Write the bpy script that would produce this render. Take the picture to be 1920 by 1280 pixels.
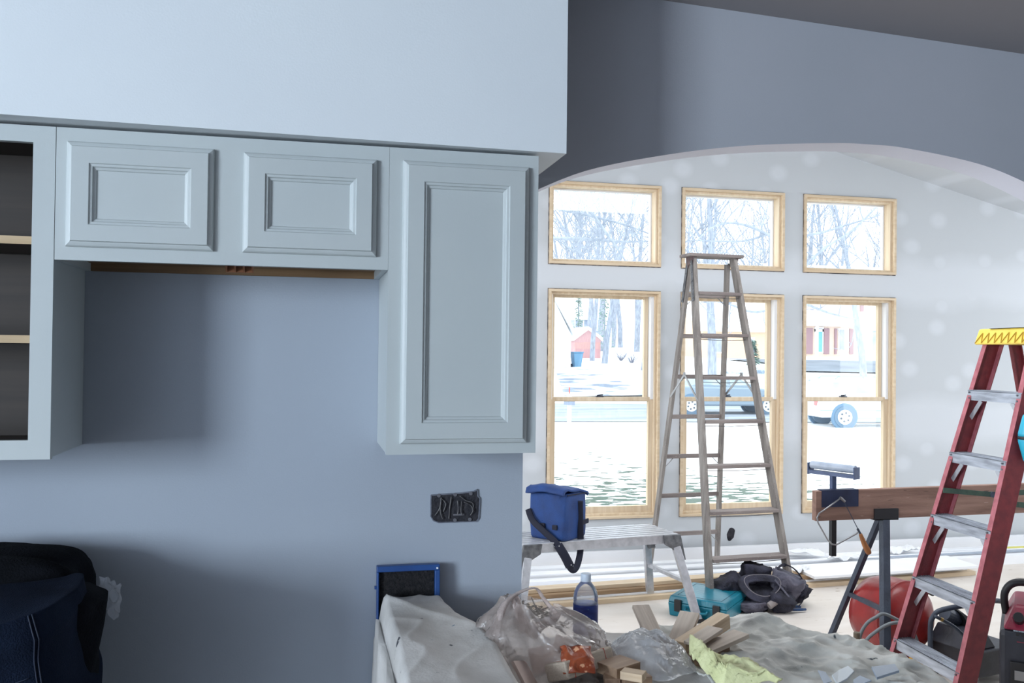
import bpy, bmesh, math, random
from math import radians as RAD, sin, cos, pi
from mathutils import Vector, Matrix, noise, Euler

# ------------------------------------------------------------------ scene, camera, light
sc = bpy.context.scene
COL = sc.collection
for o in list(bpy.data.objects):
    bpy.data.objects.remove(o)
rnd = random.Random(7)

CAM = Vector((-.5719, -2.2482, 1.6221))
YAW, PITCH, ROLL, FPX = .22179, .01355, .0112, 1694.3
f_ = Vector((sin(YAW)*cos(PITCH), cos(YAW)*cos(PITCH), sin(PITCH)))
r0 = Vector((cos(YAW), -sin(YAW), 0)); u0 = r0.cross(f_)
r_ = r0*cos(ROLL)+u0*sin(ROLL); u_ = r_.cross(f_)
cd = bpy.data.cameras.new('camera'); cam = bpy.data.objects.new('camera', cd); COL.objects.link(cam)
cam.matrix_world = Matrix(((r_.x, u_.x, -f_.x, CAM.x), (r_.y, u_.y, -f_.y, CAM.y), (r_.z, u_.z, -f_.z, CAM.z), (0, 0, 0, 1)))
cd.sensor_width = 36; cd.lens = FPX/1920*36; cd.clip_start = .05; cd.clip_end = 600
sc.camera = cam
sc.view_settings.view_transform = 'Standard'; sc.view_settings.look = 'None'
sc.view_settings.gamma = 1; sc.view_settings.use_curve_mapping = False
sc.view_settings.exposure = 0.0

def ray(x, y): return f_ + r_*((x-960)/FPX) - u_*((y-640)/FPX)
def at(x, y, Y):
    d = ray(x, y); return CAM + d*((Y-CAM.y)/d.y)
def onz(x, y, Z=0.0):
    d = ray(x, y); return CAM + d*((Z-CAM.z)/d.z)

W = bpy.data.worlds.new('overcast_sky'); sc.world = W; W.use_nodes = True
bg = W.node_tree.nodes['Background']
bg.inputs[0].default_value = (.93, .97, 1, 1); bg.inputs[1].default_value = 3.2

def area(name, loc, target, sx, sy, power, color, portal=False, spread=180):
    l = bpy.data.lights.new(name, 'AREA'); l.shape = 'RECTANGLE'; l.size = sx; l.size_y = sy
    l.energy = power; l.color = color; l.spread = RAD(spread)
    o = bpy.data.objects.new(name, l); COL.objects.link(o); o.location = loc
    o.rotation_euler = (Vector(target)-Vector(loc)).to_track_quat('-Z', 'Y').to_euler()
    if portal: l.cycles.is_portal = True
    return o
# daylight of the kitchen window in the left wall; the front room gets added fill lamps
area('kitchen_window_light', (-6.66, -4.7, 1.95), (0, -4.7, 1.95), 2.1, 2.0, 690, (.74, .87, 1))
area('right_side_fill', (6.98, 2.5, 1.9), (0, 2.5, 1.9), 2.8, 2.2, 22, (.93, .96, 1))  # added fill from the unseen right wall, brightens the front room
area('left_side_fill', (-2.48, 2.4, 1.9), (3, 2.4, 1.9), 2.6, 2.0, 78, (.93, .96, 1))  # added fill from the unseen left wall, no known window behind it

area('overhead_fill', (2.6, 1.75, 3.4), (2.6, 1.9, 0), 2.6, 1.6, 78, (.95, .97, 1))  # fill lamp added under the unseen ceiling to lift window wall and floor

# ------------------------------------------------------------------ helpers
def put(o, label=None, cat=None, group=None, kind=None):
    if label: o['label'] = label
    if cat: o['category'] = cat
    if group: o['group'] = group
    if kind: o['kind'] = kind
    return o

def thing(name, label, cat, loc=(0, 0, 0), rz=0, group=None):
    o = bpy.data.objects.new(name, None); COL.objects.link(o); o.empty_display_size = .05
    o.location = loc; o.rotation_euler = (0, 0, rz)
    return put(o, label, cat, group)

def copy_tree(o, parent=None):
    c = o.copy(); COL.objects.link(c); c.parent = parent
    for ch in o.children: copy_tree(ch, c)
    return c

class MB:
    def __init__(s): s.v = []; s.f = []
    def add(s, v, f):
        n = len(s.v); s.v += [tuple(p) for p in v]; s.f += [tuple(i+n for i in q) for q in f]; return s
    def hexa(s, c):   # 8 corners: bottom 4 ccw, top 4
        return s.add(c, [(3, 2, 1, 0), (4, 5, 6, 7), (0, 1, 5, 4), (1, 2, 6, 5), (2, 3, 7, 6), (3, 0, 4, 7)])
    def box(s, a, b, M=None):
        x0, y0, z0 = a; x1, y1, z1 = b
        c = [Vector(p) for p in ((x0, y0, z0), (x1, y0, z0), (x1, y1, z0), (x0, y1, z0), (x0, y0, z1), (x1, y0, z1), (x1, y1, z1), (x0, y1, z1))]
        if M: c = [M @ p for p in c]
        return s.hexa(c)
    def beam(s, p, q, w, t, up=(0, 0, 1), w2=None, t2=None):  # w across, t along 'up'
        p, q = Vector(p), Vector(q); d = (q-p).normalized(); a = d.cross(Vector(up))
        if a.length < 1e-4: a = d.cross(Vector((1, 0, 0)))
        a.normalize(); b = a.cross(d).normalized(); w2 = w2 or w; t2 = t2 or t
        c = []
        for e, ww, tt in ((p, w, t), (q, w2, t2)):
            c += [e-a*ww/2-b*tt/2, e+a*ww/2-b*tt/2, e+a*ww/2+b*tt/2, e-a*ww/2+b*tt/2]
        return s.hexa(c)
    def tube(s, pts, r, n=8, caps=True, flat=1.0, up=None):
        pts = [Vector(p) for p in pts]; R = r if isinstance(r, (list, tuple)) else [r]*len(pts)
        rings = []; ref = Vector(up) if up else Vector((0, 0, 1))
        for i, p in enumerate(pts):
            d = (pts[min(i+1, len(pts)-1)]-pts[max(i-1, 0)]).normalized()
            a = d.cross(ref)
            if a.length < 1e-3: a = d.cross(Vector((1, .3, 0)))
            a.normalize(); b = a.cross(d).normalized()
            if not up: ref = b
            rings.append([p+a*R[i]*cos(2*pi*k/n)+b*R[i]*flat*sin(2*pi*k/n) for k in range(n)])
        v = [q for r_ in rings for q in r_]; f = []
        for i in range(len(pts)-1):
            for k in range(n):
                f.append((i*n+k, i*n+(k+1) % n, (i+1)*n+(k+1) % n, (i+1)*n+k))
        if caps: f.append(tuple(range(n-1, -1, -1))); f.append(tuple((len(pts)-1)*n+k for k in range(n)))
        return s.add(v, f)
    def lathe(s, prof, n=24, M=None, c=(0, 0, 0)):  # prof: (r,z)
        v = []; f = []; c = Vector(c)
        for r, z in prof:
            for k in range(n):
                p = Vector((r*cos(2*pi*k/n), r*sin(2*pi*k/n), z))
                v.append((M @ p if M else p)+c)
        for i in range(len(prof)-1):
            for k in range(n): f.append((i*n+k, i*n+(k+1) % n, (i+1)*n+(k+1) % n, (i+1)*n+k))
        if prof[0][0] > 1e-5: f.append(tuple(range(n-1, -1, -1)))
        if prof[-1][0] > 1e-5: f.append(tuple((len(prof)-1)*n+k for k in range(n)))
        return s.add(v, f)
    def prism(s, poly, lo, hi, axis='z'):
        m = {'z': lambda a, b, h: (a, b, h), 'y': lambda a, b, h: (a, h, b), 'x': lambda a, b, h: (h, a, b)}[axis]
        n = len(poly)
        v = [m(a, b, lo) for a, b in poly]+[m(a, b, hi) for a, b in poly]
        f = [tuple(range(n-1, -1, -1)), tuple(range(n, 2*n))]+[(i, (i+1) % n, n+(i+1) % n, n+i) for i in range(n)]
        return s.add(v, f)
    def grid(s, nu, nv, fn, closeu=False):
        v = [fn(i/(nu-(0 if closeu else 1)), j/(nv-1)) for j in range(nv) for i in range(nu)]
        f = []
        for j in range(nv-1):
            for i in range(nu if closeu else nu-1):
                i2 = (i+1) % nu
                f.append((j*nu+i, j*nu+i2, (j+1)*nu+i2, (j+1)*nu+i))
        return s.add(v, f)
    def loops(s, rect_loops, cap=True):   # list of 4-point loops
        n = len(rect_loops[0]); v = [p for L in rect_loops for p in L]; f = []
        for i in range(len(rect_loops)-1):
            for k in range(n): f.append((i*n+k, i*n+(k+1) % n, (i+1)*n+(k+1) % n, (i+1)*n+k))
        if cap: f.append(tuple((len(rect_loops)-1)*n+k for k in range(n)))
        return s.add(v, f)
    def build(s, name, m, parent=None, smooth=False, bevel=0, solid=0, sub=0, fix=True):
        me = bpy.data.meshes.new(name); me.from_pydata(s.v, [], s.f); me.validate()
        if fix:
            b = bmesh.new(); b.from_mesh(me); bmesh.ops.recalc_face_normals(b, faces=b.faces); b.to_mesh(me); b.free()
        me.materials.append(m)
        if smooth:
            for p in me.polygons: p.use_smooth = True
        o = bpy.data.objects.new(name, me); COL.objects.link(o); o.parent = parent
        if solid:
            q = o.modifiers.new('t', 'SOLIDIFY'); q.thickness = solid; q.offset = 0
        if sub:
            q = o.modifiers.new('s', 'SUBSURF'); q.levels = sub; q.render_levels = sub
        if bevel:
            q = o.modifiers.new('b', 'BEVEL'); q.width = bevel; q.segments = 2; q.limit_method = 'ANGLE'; q.angle_limit = RAD(40)
        return o

def N3(p, s=1.0, seed=0): return noise.noise(Vector((p[0]*s+seed, p[1]*s+seed*.7, p[2]*s-seed)))
def spline(pts, n=8):
    P = [Vector(p) for p in pts]; out = []
    for i in range(len(P)-1):
        a, b, c, d = P[max(i-1, 0)], P[i], P[i+1], P[min(i+2, len(P)-1)]
        for k in range(n):
            t = k/n
            out.append(.5*((2*b)+(c-a)*t+(2*a-5*b+4*c-d)*t*t+(3*b-a-3*c+d)*t**3))
    return out+[P[-1]]

# ------------------------------------------------------------------ materials
MATS = {}
def S(r, g, b):  # sRGB 0-255 to linear
    f = lambda c: (c/255/12.92) if c/255 <= .04045 else ((c/255+.055)/1.055)**2.4
    return (f(r), f(g), f(b))
def mat(name, c1, c2=None, scale=4, rough=.6, bump=0, bscale=60, metal=0, stretch=(1, 1, 1), detail=4, spots=None, lo=.35, hi=.65, spec=.5, world=False):
    if name in MATS: return MATS[name]
    m = bpy.data.materials.new(name); m.use_nodes = True; nt = m.node_tree; N = nt.nodes; L = nt.links
    p = N['Principled BSDF']; p.inputs['Roughness'].default_value = rough; p.inputs['Metallic'].default_value = metal
    p.inputs['Specular IOR Level'].default_value = spec
    p.inputs['Base Color'].default_value = (*c1, 1)
    tc = N.new('ShaderNodeNewGeometry') if world else N.new('ShaderNodeTexCoord'); mp = N.new('ShaderNodeMapping')
    L.new(tc.outputs['Position' if world else 'Object'], mp.inputs[0]); mp.inputs['Scale'].default_value = stretch
    cur = None
    if c2:
        n = N.new('ShaderNodeTexNoise'); n.inputs['Scale'].default_value = scale; n.inputs['Detail'].default_value = detail
        L.new(mp.outputs[0], n.inputs[0])
        r = N.new('ShaderNodeValToRGB'); r.color_ramp.elements[0].position = lo; r.color_ramp.elements[1].position = hi
        r.color_ramp.elements[0].color = (*c1, 1); r.color_ramp.elements[1].color = (*c2, 1)
        L.new(n.outputs[0], r.inputs[0]); cur = r.outputs[0]
    if spots:
        for (sc_, lo_, hi_, col) in spots:
            n = N.new('ShaderNodeTexNoise'); n.inputs['Scale'].default_value = sc_; n.inputs['Detail'].default_value = 3
            L.new(mp.outputs[0], n.inputs[0])
            r = N.new('ShaderNodeMapRange'); r.inputs[1].default_value = lo_; r.inputs[2].default_value = hi_
            L.new(n.outputs[0], r.inputs[0])
            x = N.new('ShaderNodeMix'); x.data_type = 'RGBA'; L.new(r.outputs[0], x.inputs[0])
            if cur: L.new(cur, x.inputs[6])
            else: x.inputs[6].default_value = (*c1, 1)
            x.inputs[7].default_value = (*col, 1); cur = x.outputs[2]
    if cur: L.new(cur, p.inputs['Base Color'])
    if bump:
        n = N.new('ShaderNodeTexNoise'); n.inputs['Scale'].default_value = bscale; n.inputs['Detail'].default_value = 4
        L.new(mp.outputs[0], n.inputs[0]); b = N.new('ShaderNodeBump'); b.inputs['Strength'].default_value = bump; b.inputs['Distance'].default_value = .01
        L.new(n.outputs[0], b.inputs['Height']); L.new(b.outputs[0], p.inputs['Normal'])
    MATS[name] = m; return m

def film(name, col, alpha, rough=.25, bump=.5, bscale=20, trans=.5):
    m = bpy.data.materials.new(name); m.use_nodes = True; nt = m.node_tree; N = nt.nodes; L = nt.links
    N.remove(N['Principled BSDF']); out = N['Material Output']
    d = N.new('ShaderNodeBsdfDiffuse'); d.inputs[0].default_value = (*col, 1)
    t = N.new('ShaderNodeBsdfTranslucent'); t.inputs[0].default_value = (*col, 1)
    g = N.new('ShaderNodeBsdfGlossy'); g.inputs[0].default_value = (1, 1, 1, 1); g.inputs['Roughness'].default_value = rough
    tr = N.new('ShaderNodeBsdfTransparent'); tr.inputs[0].default_value = (1, 1, 1, 1)
    m1 = N.new('ShaderNodeMixShader'); m1.inputs[0].default_value = trans; L.new(d.outputs[0], m1.inputs[1]); L.new(t.outputs[0], m1.inputs[2])
    m2 = N.new('ShaderNodeMixShader'); m2.inputs[0].default_value = alpha; L.new(tr.outputs[0], m2.inputs[1]); L.new(m1.outputs[0], m2.inputs[2])
    m3 = N.new('ShaderNodeMixShader'); fr = N.new('ShaderNodeFresnel'); fr.inputs[0].default_value = 1.35
    L.new(fr.outputs[0], m3.inputs[0]); L.new(m2.outputs[0], m3.inputs[1]); L.new(g.outputs[0], m3.inputs[2]); L.new(m3.outputs[0], out.inputs[0])
    if bump:
        tc = N.new('ShaderNodeTexCoord'); n = N.new('ShaderNodeTexNoise'); n.inputs['Scale'].default_value = bscale; n.inputs['Detail'].default_value = 5
        L.new(tc.outputs['Object'], n.inputs[0]); b = N.new('ShaderNodeBump'); b.inputs['Strength'].default_value = bump; b.inputs['Distance'].default_value = .02
        L.new(n.outputs[0], b.inputs['Height'])
        for q in (d, t, g, fr): L.new(b.outputs[0], q.inputs['Normal'])
    return m

def wood(name, c1, c2, axis='x', rough=.6, k=1.0):
    st = {'x': (1.2, 22, 22), 'y': (22, 1.2, 22), 'z': (22, 22, 1.2)}[axis]
    return mat(name, c1, c2, scale=1.6*k, rough=rough, stretch=st, detail=5, bump=.15, bscale=8)

M_soffit = mat('paint_soffit', S(230, 235, 238), S(227, 232, 236), 1.5, .8, .05, 220)
M_kitchen = mat('paint_kitchen_wall', S(166, 174, 185), S(162, 170, 182), 1.2, .8, .05, 220)
M_arch = mat('paint_grey_wall', S(178, 180, 188), S(172, 175, 183), 1.2, .85, .05, 220)
M_nceil = mat('ceiling_paint', S(160, 156, 158), None, rough=.9)
M_cab = mat('cabinet_paint', S(192, 198, 198), S(188, 195, 196), 3, .45, .03, 300)
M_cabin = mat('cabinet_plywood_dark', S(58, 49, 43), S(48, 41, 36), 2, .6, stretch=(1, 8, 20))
M_shelf = wood('shelf_edge_wood', S(205, 180, 145), S(186, 160, 125), 'x')
M_under = wood('underside_wood', S(140, 110, 78), S(112, 86, 60), 'x')
M_pine = wood('pine_trim', S(226, 206, 178), S(212, 188, 156), 'x')
M_pinez = wood('pine_trim_upright', S(230, 212, 186), S(216, 194, 164), 'z')
M_pinedark = wood('pine_dark_strip', S(178, 150, 118), S(150, 122, 92), 'x')
M_white = mat('primed_white', S(247, 248, 251), S(240, 242, 246), 3, .5)
M_vinyl = mat('window_vinyl', S(240, 242, 246), None, rough=.35)
M_black = mat('black_plastic', S(28, 28, 32), None, rough=.45)
M_dark = mat('dark_steel', S(46, 52, 66), S(60, 68, 82), 12, .5, .2, 80)
M_alu = mat('aluminium', S(204, 206, 212), S(182, 185, 191), 25, .38, .1, 60, metal=.45)
M_cast = mat('cast_bracket', S(120, 122, 126), S(84, 86, 90), 30, .6, .3, 60, metal=.3)
M_steel = mat('steel_rod', S(150, 150, 152), None, rough=.35, metal=.8)

# drywall of the front room: board grey-green, joint compound bands and screw spots
def drywall():
    m = bpy.data.materials.new('drywall_mudded'); m.use_nodes = True; nt = m.node_tree; N = nt.nodes; L = nt.links
    p = N['Principled BSDF']; p.inputs['Roughness'].default_value = .85; p.inputs['Specular IOR Level'].default_value = .2
    g = N.new('ShaderNodeNewGeometry'); mp = N.new('ShaderNodeMapping'); mp.inputs['Scale'].default_value = (2.4, 2.4, 2.9)
    L.new(g.outputs['Position'], mp.inputs[0])
    v = N.new('ShaderNodeTexVoronoi'); v.voronoi_dimensions = '2D'; v.inputs['Scale'].default_value = 1; v.inputs['Randomness'].default_value = .7
    s0 = N.new('ShaderNodeSeparateXYZ'); c0 = N.new('ShaderNodeCombineXYZ'); L.new(mp.outputs[0], s0.inputs[0]); L.new(s0.outputs[0], c0.inputs[0]); L.new(s0.outputs[2], c0.inputs[1]); L.new(c0.outputs[0], v.inputs[0])
    r = N.new('ShaderNodeMapRange'); r.inputs[1].default_value = .1; r.inputs[2].default_value = .24; r.inputs[3].default_value = .5; r.inputs[4].default_value = 0
    L.new(v.outputs['Distance'], r.inputs[0])
    sep = N.new('ShaderNodeSeparateXYZ'); L.new(g.outputs['Position'], sep.inputs[0])
    n = N.new('ShaderNodeTexNoise'); n.inputs['Scale'].default_value = 1.7; n.inputs['Detail'].default_value = 4; L.new(g.outputs['Position'], n.inputs[0])
    # horizontal joints each 1.2 m
    a = N.new('ShaderNodeMath'); a.operation = 'MULTIPLY_ADD'; L.new(n.outputs[0], a.inputs[0]); a.inputs[1].default_value = .28; L.new(sep.outputs[2], a.inputs[2])
    b = N.new('ShaderNodeMath'); b.operation = 'PINGPONG'; b.inputs[1].default_value = .61; L.new(a.outputs[0], b.inputs[0])
    c = N.new('ShaderNodeMapRange'); c.inputs[1].default_value = .10; c.inputs[2].default_value = .24; c.inputs[3].default_value = .5; c.inputs[4].default_value = 0; L.new(b.outputs[0], c.inputs[0])
    mx = N.new('ShaderNodeMath'); mx.operation = 'MAXIMUM'; L.new(r.outputs[0], mx.inputs[0]); L.new(c.outputs[0], mx.inputs[1])
    x = N.new('ShaderNodeMix'); x.data_type = 'RGBA'; L.new(mx.outputs[0], x.inputs[0])
    x.inputs[6].default_value = (*S(200, 204, 208), 1); x.inputs[7].default_value = (*S(222, 226, 232), 1)
    L.new(x.outputs[2], p.inputs[0]); return m
M_dry = drywall()

# ------------------------------------------------------------------ structure
WY = 4.5            # inner face of the window wall
KY = .305           # kitchen wall face
AR = [(.04, 2.085), (.224, 2.166), (.476, 2.228), (.739, 2.272), (1.032, 2.298), (1.17, 2.302), (1.3, 2.298), (1.559, 2.265), (1.745, 2.213), (1.95, 2.13), (2.15, 2.03)]
ARC = [(p.x, p.y) for p in spline([(a, b, 0) for a, b in AR], 6)]
def nceil(x): return 2.715-.043*x
# one wall carries the kitchen face (left) and the arch (right)
m = MB(); m.box((-6.5, KY, 0), (.04, KY+.12, 2.085))
m.build('wall_kitchen', M_kitchen)['kind'] = 'structure'
m = MB()
poly = [(-6.5, 2.085)]+ARC+[(2.15, 0), (6.5, 0), (6.5, 4.3), (-6.5, 4.3)]
f = [(a, KY, b) for a, b in poly]+[(a, KY+.12, b) for a, b in poly]; n = len(poly)
m.add(f, [tuple(range(n)), tuple(range(2*n-1, n-1, -1))]+[(i, i+n, (i+1) % n+n, (i+1) % n) for i in range(n)])
o = m.build('wall_arch', M_arch); o['kind'] = 'structure'
o.data.materials.append(mat('arch_reveal_white', S(226, 226, 236), None, rough=.8))
o.data.materials.append(M_dry)
for p in o.data.polygons:
    if p.normal.z < -.3: p.material_index = 1
    elif p.normal.y > .5: p.material_index = 2
    p.use_smooth = False
# soffit over the wall cabinets
sof = [(.069, -.018), (.069, KY), (-6.5, KY), (-6.5, -.23)]
m = MB().prism(sof, 2.138, 2.9)
m.build('wall_soffit', M_soffit)['kind'] = 'structure'

def holed_wall(name, m_, x0, x1, z0, ztop, y0, y1, holes, axis='y'):
    """wall slab with rectangular holes, built of boxes in one mesh; ztop is a function of x"""
    xs = sorted({x0, x1, *[h[0] for h in holes], *[h[1] for h in holes]})
    zs = sorted({z0, *[h[2] for h in holes], *[h[3] for h in holes]})
    m = MB()
    def put_(a, b, c, d, d2):
        cs = [(a, y0, c), (b, y0, c), (b, y1, c), (a, y1, c), (a, y0, d), (b, y0, d2), (b, y1, d2), (a, y1, d)]
        if axis == 'x': cs = [(q[1], q[0], q[2]) for q in cs]
        m.hexa(cs)
    for i in range(len(xs)-1):
        a, b = xs[i], xs[i+1]; mx = (a+b)/2
        for j in range(len(zs)-1):
            c, d = zs[j], zs[j+1]; mz = (c+d)/2
            if not any(h[0] < mx < h[1] and h[2] < mz < h[3] for h in holes): put_(a, b, c, d, d)
        put_(a, b, zs[-1], ztop(a), ztop(b))
    o = m.build(name, m_); o['kind'] = 'structure'; return o
def fceil(x): return 3.33-.24*(x-3.74)
WX = [(1.228, 2.158), (2.327, 3.236), (3.404, 4.275)]
LOW = (.335, 2.134); UPP = (2.318, 2.972)
holes = [(a, b, *LOW) for a, b in WX]+[(a, b, *UPP) for a, b in WX]
holed_wall('wall_window', M_dry, -2.6, 7.1, -.5, lambda x: fceil(x)+.1, WY, WY+.16, holes)
holed_wall('wall_front_right', M_dry, KY+.12, WY, 0, lambda y: 4.4, 7.0, 7.14, [(1.1, 3.9, .8, 3.0)], 'x')
holed_wall('wall_front_left', M_dry, KY+.12, WY, 0, lambda y: 5.0, -2.64, -2.5, [(1.1, 3.7, .9, 2.9)], 'x')
m = MB(); m.hexa([(-2.6, .42, fceil(-2.6)), (7.1, .42, fceil(7.1)), (7.1, 4.6, fceil(7.1)), (-2.6, 4.6, fceil(-2.6)),
                  (-2.6, .42, fceil(-2.6)+.1), (7.1, .42, fceil(7.1)+.1), (7.1, 4.6, fceil(7.1)+.1), (-2.6, 4.6, fceil(-2.6)+.1)])
m.build('ceiling_front', M_dry)['kind'] = 'structure'
m = MB(); m.hexa([(-6.6, -6.4, nceil(-6.6)), (5, -6.4, nceil(5)), (5, KY, nceil(5)), (-6.6, KY, nceil(-6.6)),
                  (-6.6, -6.4, 3.2), (5, -6.4, 3.2), (5, KY, 3.2), (-6.6, KY, 3.2)])
m.build('ceiling_kitchen', M_nceil)['kind'] = 'structure'
M_back = mat('unseen_wall_paint', S(196, 198, 204), None, rough=.9)
holed_wall('wall_left', M_back, -6.4, KY+.12, 0, lambda x: 3.1, -6.62, -6.5, [(-5.7, -3.7, .95, 2.9)], 'x')
MB().box((-6.6, -6.4, 0), (5, -6.3, 3.1)).build('wall_back', M_back)['kind'] = 'structure'
MB().box((5, -6.4, 0), (5.1, KY, 3)).build('wall_right', M_back)['kind'] = 'structure'
M_floor = mat('subfloor_pale_ply', S(226, 219, 212), S(214, 205, 196), 1.6, .7, .1, 40, stretch=(1, 3, 1), spots=[(9, .66, .72, S(190, 178, 165))])
MB().box((-6.6, .30, -.03), (7.1, WY, 0)).build('floor', M_floor)['kind'] = 'structure'
MB().box((-6.6, -6.4, -.03), (5, .30, 0)).build('floor_kitchen', mat('kitchen_subfloor', S(120, 112, 104), S(105, 98, 90), 2, .8))['kind'] = 'structure'

# ------------------------------------------------------------------ windows
def pane_mat():
    m = bpy.data.materials.new('window_glass'); m.use_nodes = True; nt = m.node_tree; N = nt.nodes; L = nt.links
    N.remove(N['Principled BSDF']); t = N.new('ShaderNodeBsdfTransparent'); t.inputs[0].default_value = (.96, .98, .98, 1)
    g = N.new('ShaderNodeBsdfGlossy'); g.inputs['Roughness'].default_value = .02
    x = N.new('ShaderNodeMixShader'); x.inputs[0].default_value = .05
    L.new(t.outputs[0], x.inputs[1]); L.new(g.outputs[0], x.inputs[2]); L.new(x.outputs[0], N['Material Output'].inputs[0]); return m
M_glass = pane_mat()
def frame(x0, x1, z0, z1, y0, y1, w, name, mm, par, bev=.002):
    """mitred rectangular frame as one closed mesh"""
    m = MB()
    def ring(i, y): return [(x0+i, y, z0+i), (x1-i, y, z0+i), (x1-i, y, z1-i), (x0+i, y, z1-i)]
    R = [ring(0, y0), ring(0, y1), ring(w, y1), ring(w, y0)]
    v = [p for r in R for p in r]; fs = []
    for a in range(4):
        b = (a+1) % 4
        for k in range(4): fs.append((a*4+k, a*4+(k+1) % 4, b*4+(k+1) % 4, b*4+k))
    return m.add(v, fs).build(name, mm, par, bevel=bev)
wi = 0
for (a, b) in WX:
    for (z0, z1) in (UPP, LOW):
        wi += 1
        t = bpy.data.objects.new('window_%d' % wi, None); COL.objects.link(t); t['kind'] = 'structure'
        g = .006
        frame(a+g, b-g, z0+g, z1-g, WY-.022, WY+.13, .02, 'jamb', M_pine, t)              # projecting extension jamb
        frame(a+g+.02, b-g-.02, z0+g+.02, z1-g-.02, WY+.012, WY+.13, .018, 'inner_jamb', M_pinez, t)
        i = g+.038
        if z0 > 2:
            frame(a+i, b-i, z0+i, z1-i, WY+.095, WY+.13, .014, 'sash', M_vinyl, t)
            MB().box((a+i+.01, WY+.11, z0+i+.01), (b-i-.01, WY+.114, z1-i-.01)).build('pane', M_glass, t)
        else:
            zm = 1.272
            # outer (upper) sash and white track
            MB().box((b-i-.024, WY+.03, zm), (b-i, WY+.125, z1-i)).box((a+i, WY+.03, zm), (a+i+.008, WY+.125, z1-i)).build('jamb_liner', M_vinyl, t)
            frame(a+i+.004, b-i-.026, zm-.02, z1-i+.012, WY+.085, WY+.12, .034, 'upper_sash', M_pinez, t)
            MB().box((a+i+.03, WY+.1, zm), (b-i-.05, WY+.104, z1-i-.01)).build('pane', M_glass, t)
            # inner (lower) sash
            m = MB(); y0, y1 = WY+.04, WY+.078
            m.box((a+i, y0, z0+i-.01), (a+i+.036, y1, zm+.018)).box((b-i-.036, y0, z0+i-.01), (b-i, y1, zm+.018))
            m.box((a+i+.036, y0, z0+i-.01), (b-i-.036, y1, z0+i+.05)).box((a+i+.036, y0, zm-.014), (b-i-.036, y1, zm+.018))
            m.build('lower_sash', M_pinez, t, bevel=.002)
            MB().box((a+i+.03, y0+.018, z0+i+.04), (b-i-.03, y0+.022, zm-.01)).build('pane', M_glass, t)
            cx = (a+b)/2-.02
            lk = MB().box((cx-.03, y0-.002, zm+.018), (cx+.03, y0+.03, zm+.026)).tube([(cx-.02, y0+.012, zm+.03), (cx+.03, y0+.02, zm+.034)], .006, 6)
            lk.build('sash_lock', M_dark, t)
        # dark shim gap round the frame
        gp = frame(a+.0005, b-.0005, z0+.0005, z1-.0005, WY-.0015, WY+.02, .0055, 'shim_gap', mat('dark_gap', S(70, 66, 70), S(150, 140, 135), 14, .9, lo=.45, hi=.55), t, 0)

# torn hole in the drywall for an outlet
c = at(1370, 1001, WY)
pts = []
for k in range(14):
    a = 2*pi*k/14; rr = 1+.35*N3((cos(a), sin(a), 3), 2.5)
    pts.append((c.x+.030*rr*cos(a)+.012*sin(a), c.z+.055*rr*sin(a)))
put(MB().prism(pts, WY-.003, WY+.001, 'y').build('wall_hole', mat('hole_dark', S(22, 22, 30), S(60, 58, 64), 30, .9)),
    'ragged dark outlet hole cut low in the drywall behind the wooden ladder', 'hole')

# ------------------------------------------------------------------ kitchen wall cabinets
ZT, ZB = 2.131, 1.369
def door(par, x0, x1, z0, z1, fw, lip=.0):
    """overlay door with a stepped outer edge and a recessed panel; front looks to -y"""
    def L(i, y): return [(x0+i, y, z0+i), (x1-i, y, z0+i), (x1-i, y, z1-i), (x0+i, y, z1-i)]
    prof = [(0, 0), (0, -.007), (.003, -.011), (.008, -.0135), (.011, -.0145), (.013, -.0195), (fw, -.0195), (fw+.002, -.0165), (fw+.007, -.0155), (fw+.009, -.0115), (fw+.014, -.0095), (fw+.016, -.006)]
    m = MB().loops([L(i, y) for i, y in prof], cap=False)
    m.add([(x0, 0, z0), (x1, 0, z0), (x1, 0, z1), (x0, 0, z1)], [(0, 1, 2, 3)])
    d = m.build('cabinet_door', M_cab, par, fix=False)
    b = bmesh.new(); b.from_mesh(d.data); bmesh.ops.recalc_face_normals(b, faces=b.faces); b.to_mesh(d.data); b.free()
    i = fw+.015
    MB().box((x0+i, -.0065, z0+i), (x1-i, -.001, z1-i)).build('door_panel', M_cab, d)
    return d
# short double-door cabinet over the range gap
t = thing('wall_cabinet', 'short white wall cabinet with two small panelled doors above the empty gap', 'cabinet')
m = MB(); z0 = 1.826; x0, x1 = -1.142, -.3815
m.box((x0, 0, z0), (x0+.04, .019, ZT)).box((x1-.04, 0, z0), (x1, .019, ZT)).box((x0+.04, 0, ZT-.04), (x1-.04, .019, ZT)).box((x0+.04, 0, z0), (x1-.04, .019, z0+.04)).box((-.815, 0, z0+.04), (-.712, .019, ZT-.04))
m.build('face_frame', M_cab, t)
MB().box((x0, .019, z0), (x0+.014, KY-.002, ZT)).build('side_panel', M_cab, t); MB().box((x1-.014, .019, z0), (x1, KY-.002, ZT)).build('side_panel', M_cab, t); MB().box((x0+.014, .019, ZT-.014), (x1-.014, KY-.002, ZT)).build('top_panel', M_cab, t)
MB().box((x0+.014, .019, z0+.02), (x1-.014, KY-.01, z0+.032)).build('bottom_panel', M_under, t, )['label'] = 'unpainted wooden bottom panel'
MB().box((x0+.014, KY-.014, z0+.0), (x1-.014, KY-.002, z0+.11)).build('back_rail', M_under, t)
M_blk = wood('glue_block_wood', S(150, 98, 62), S(120, 74, 46), 'x')
for k in range(4):
    xx = -.775+.021*k
    MB().prism([(.06, z0+.02), (.11, z0+.02), (.11, z0-.008)], xx, xx+.004, 'x').build('glue_block', M_blk, t)
MB().box((-.775, .11, z0-.008), (-.708, .116, z0+.02)).build('hood_cleat', M_blk, t)
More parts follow.
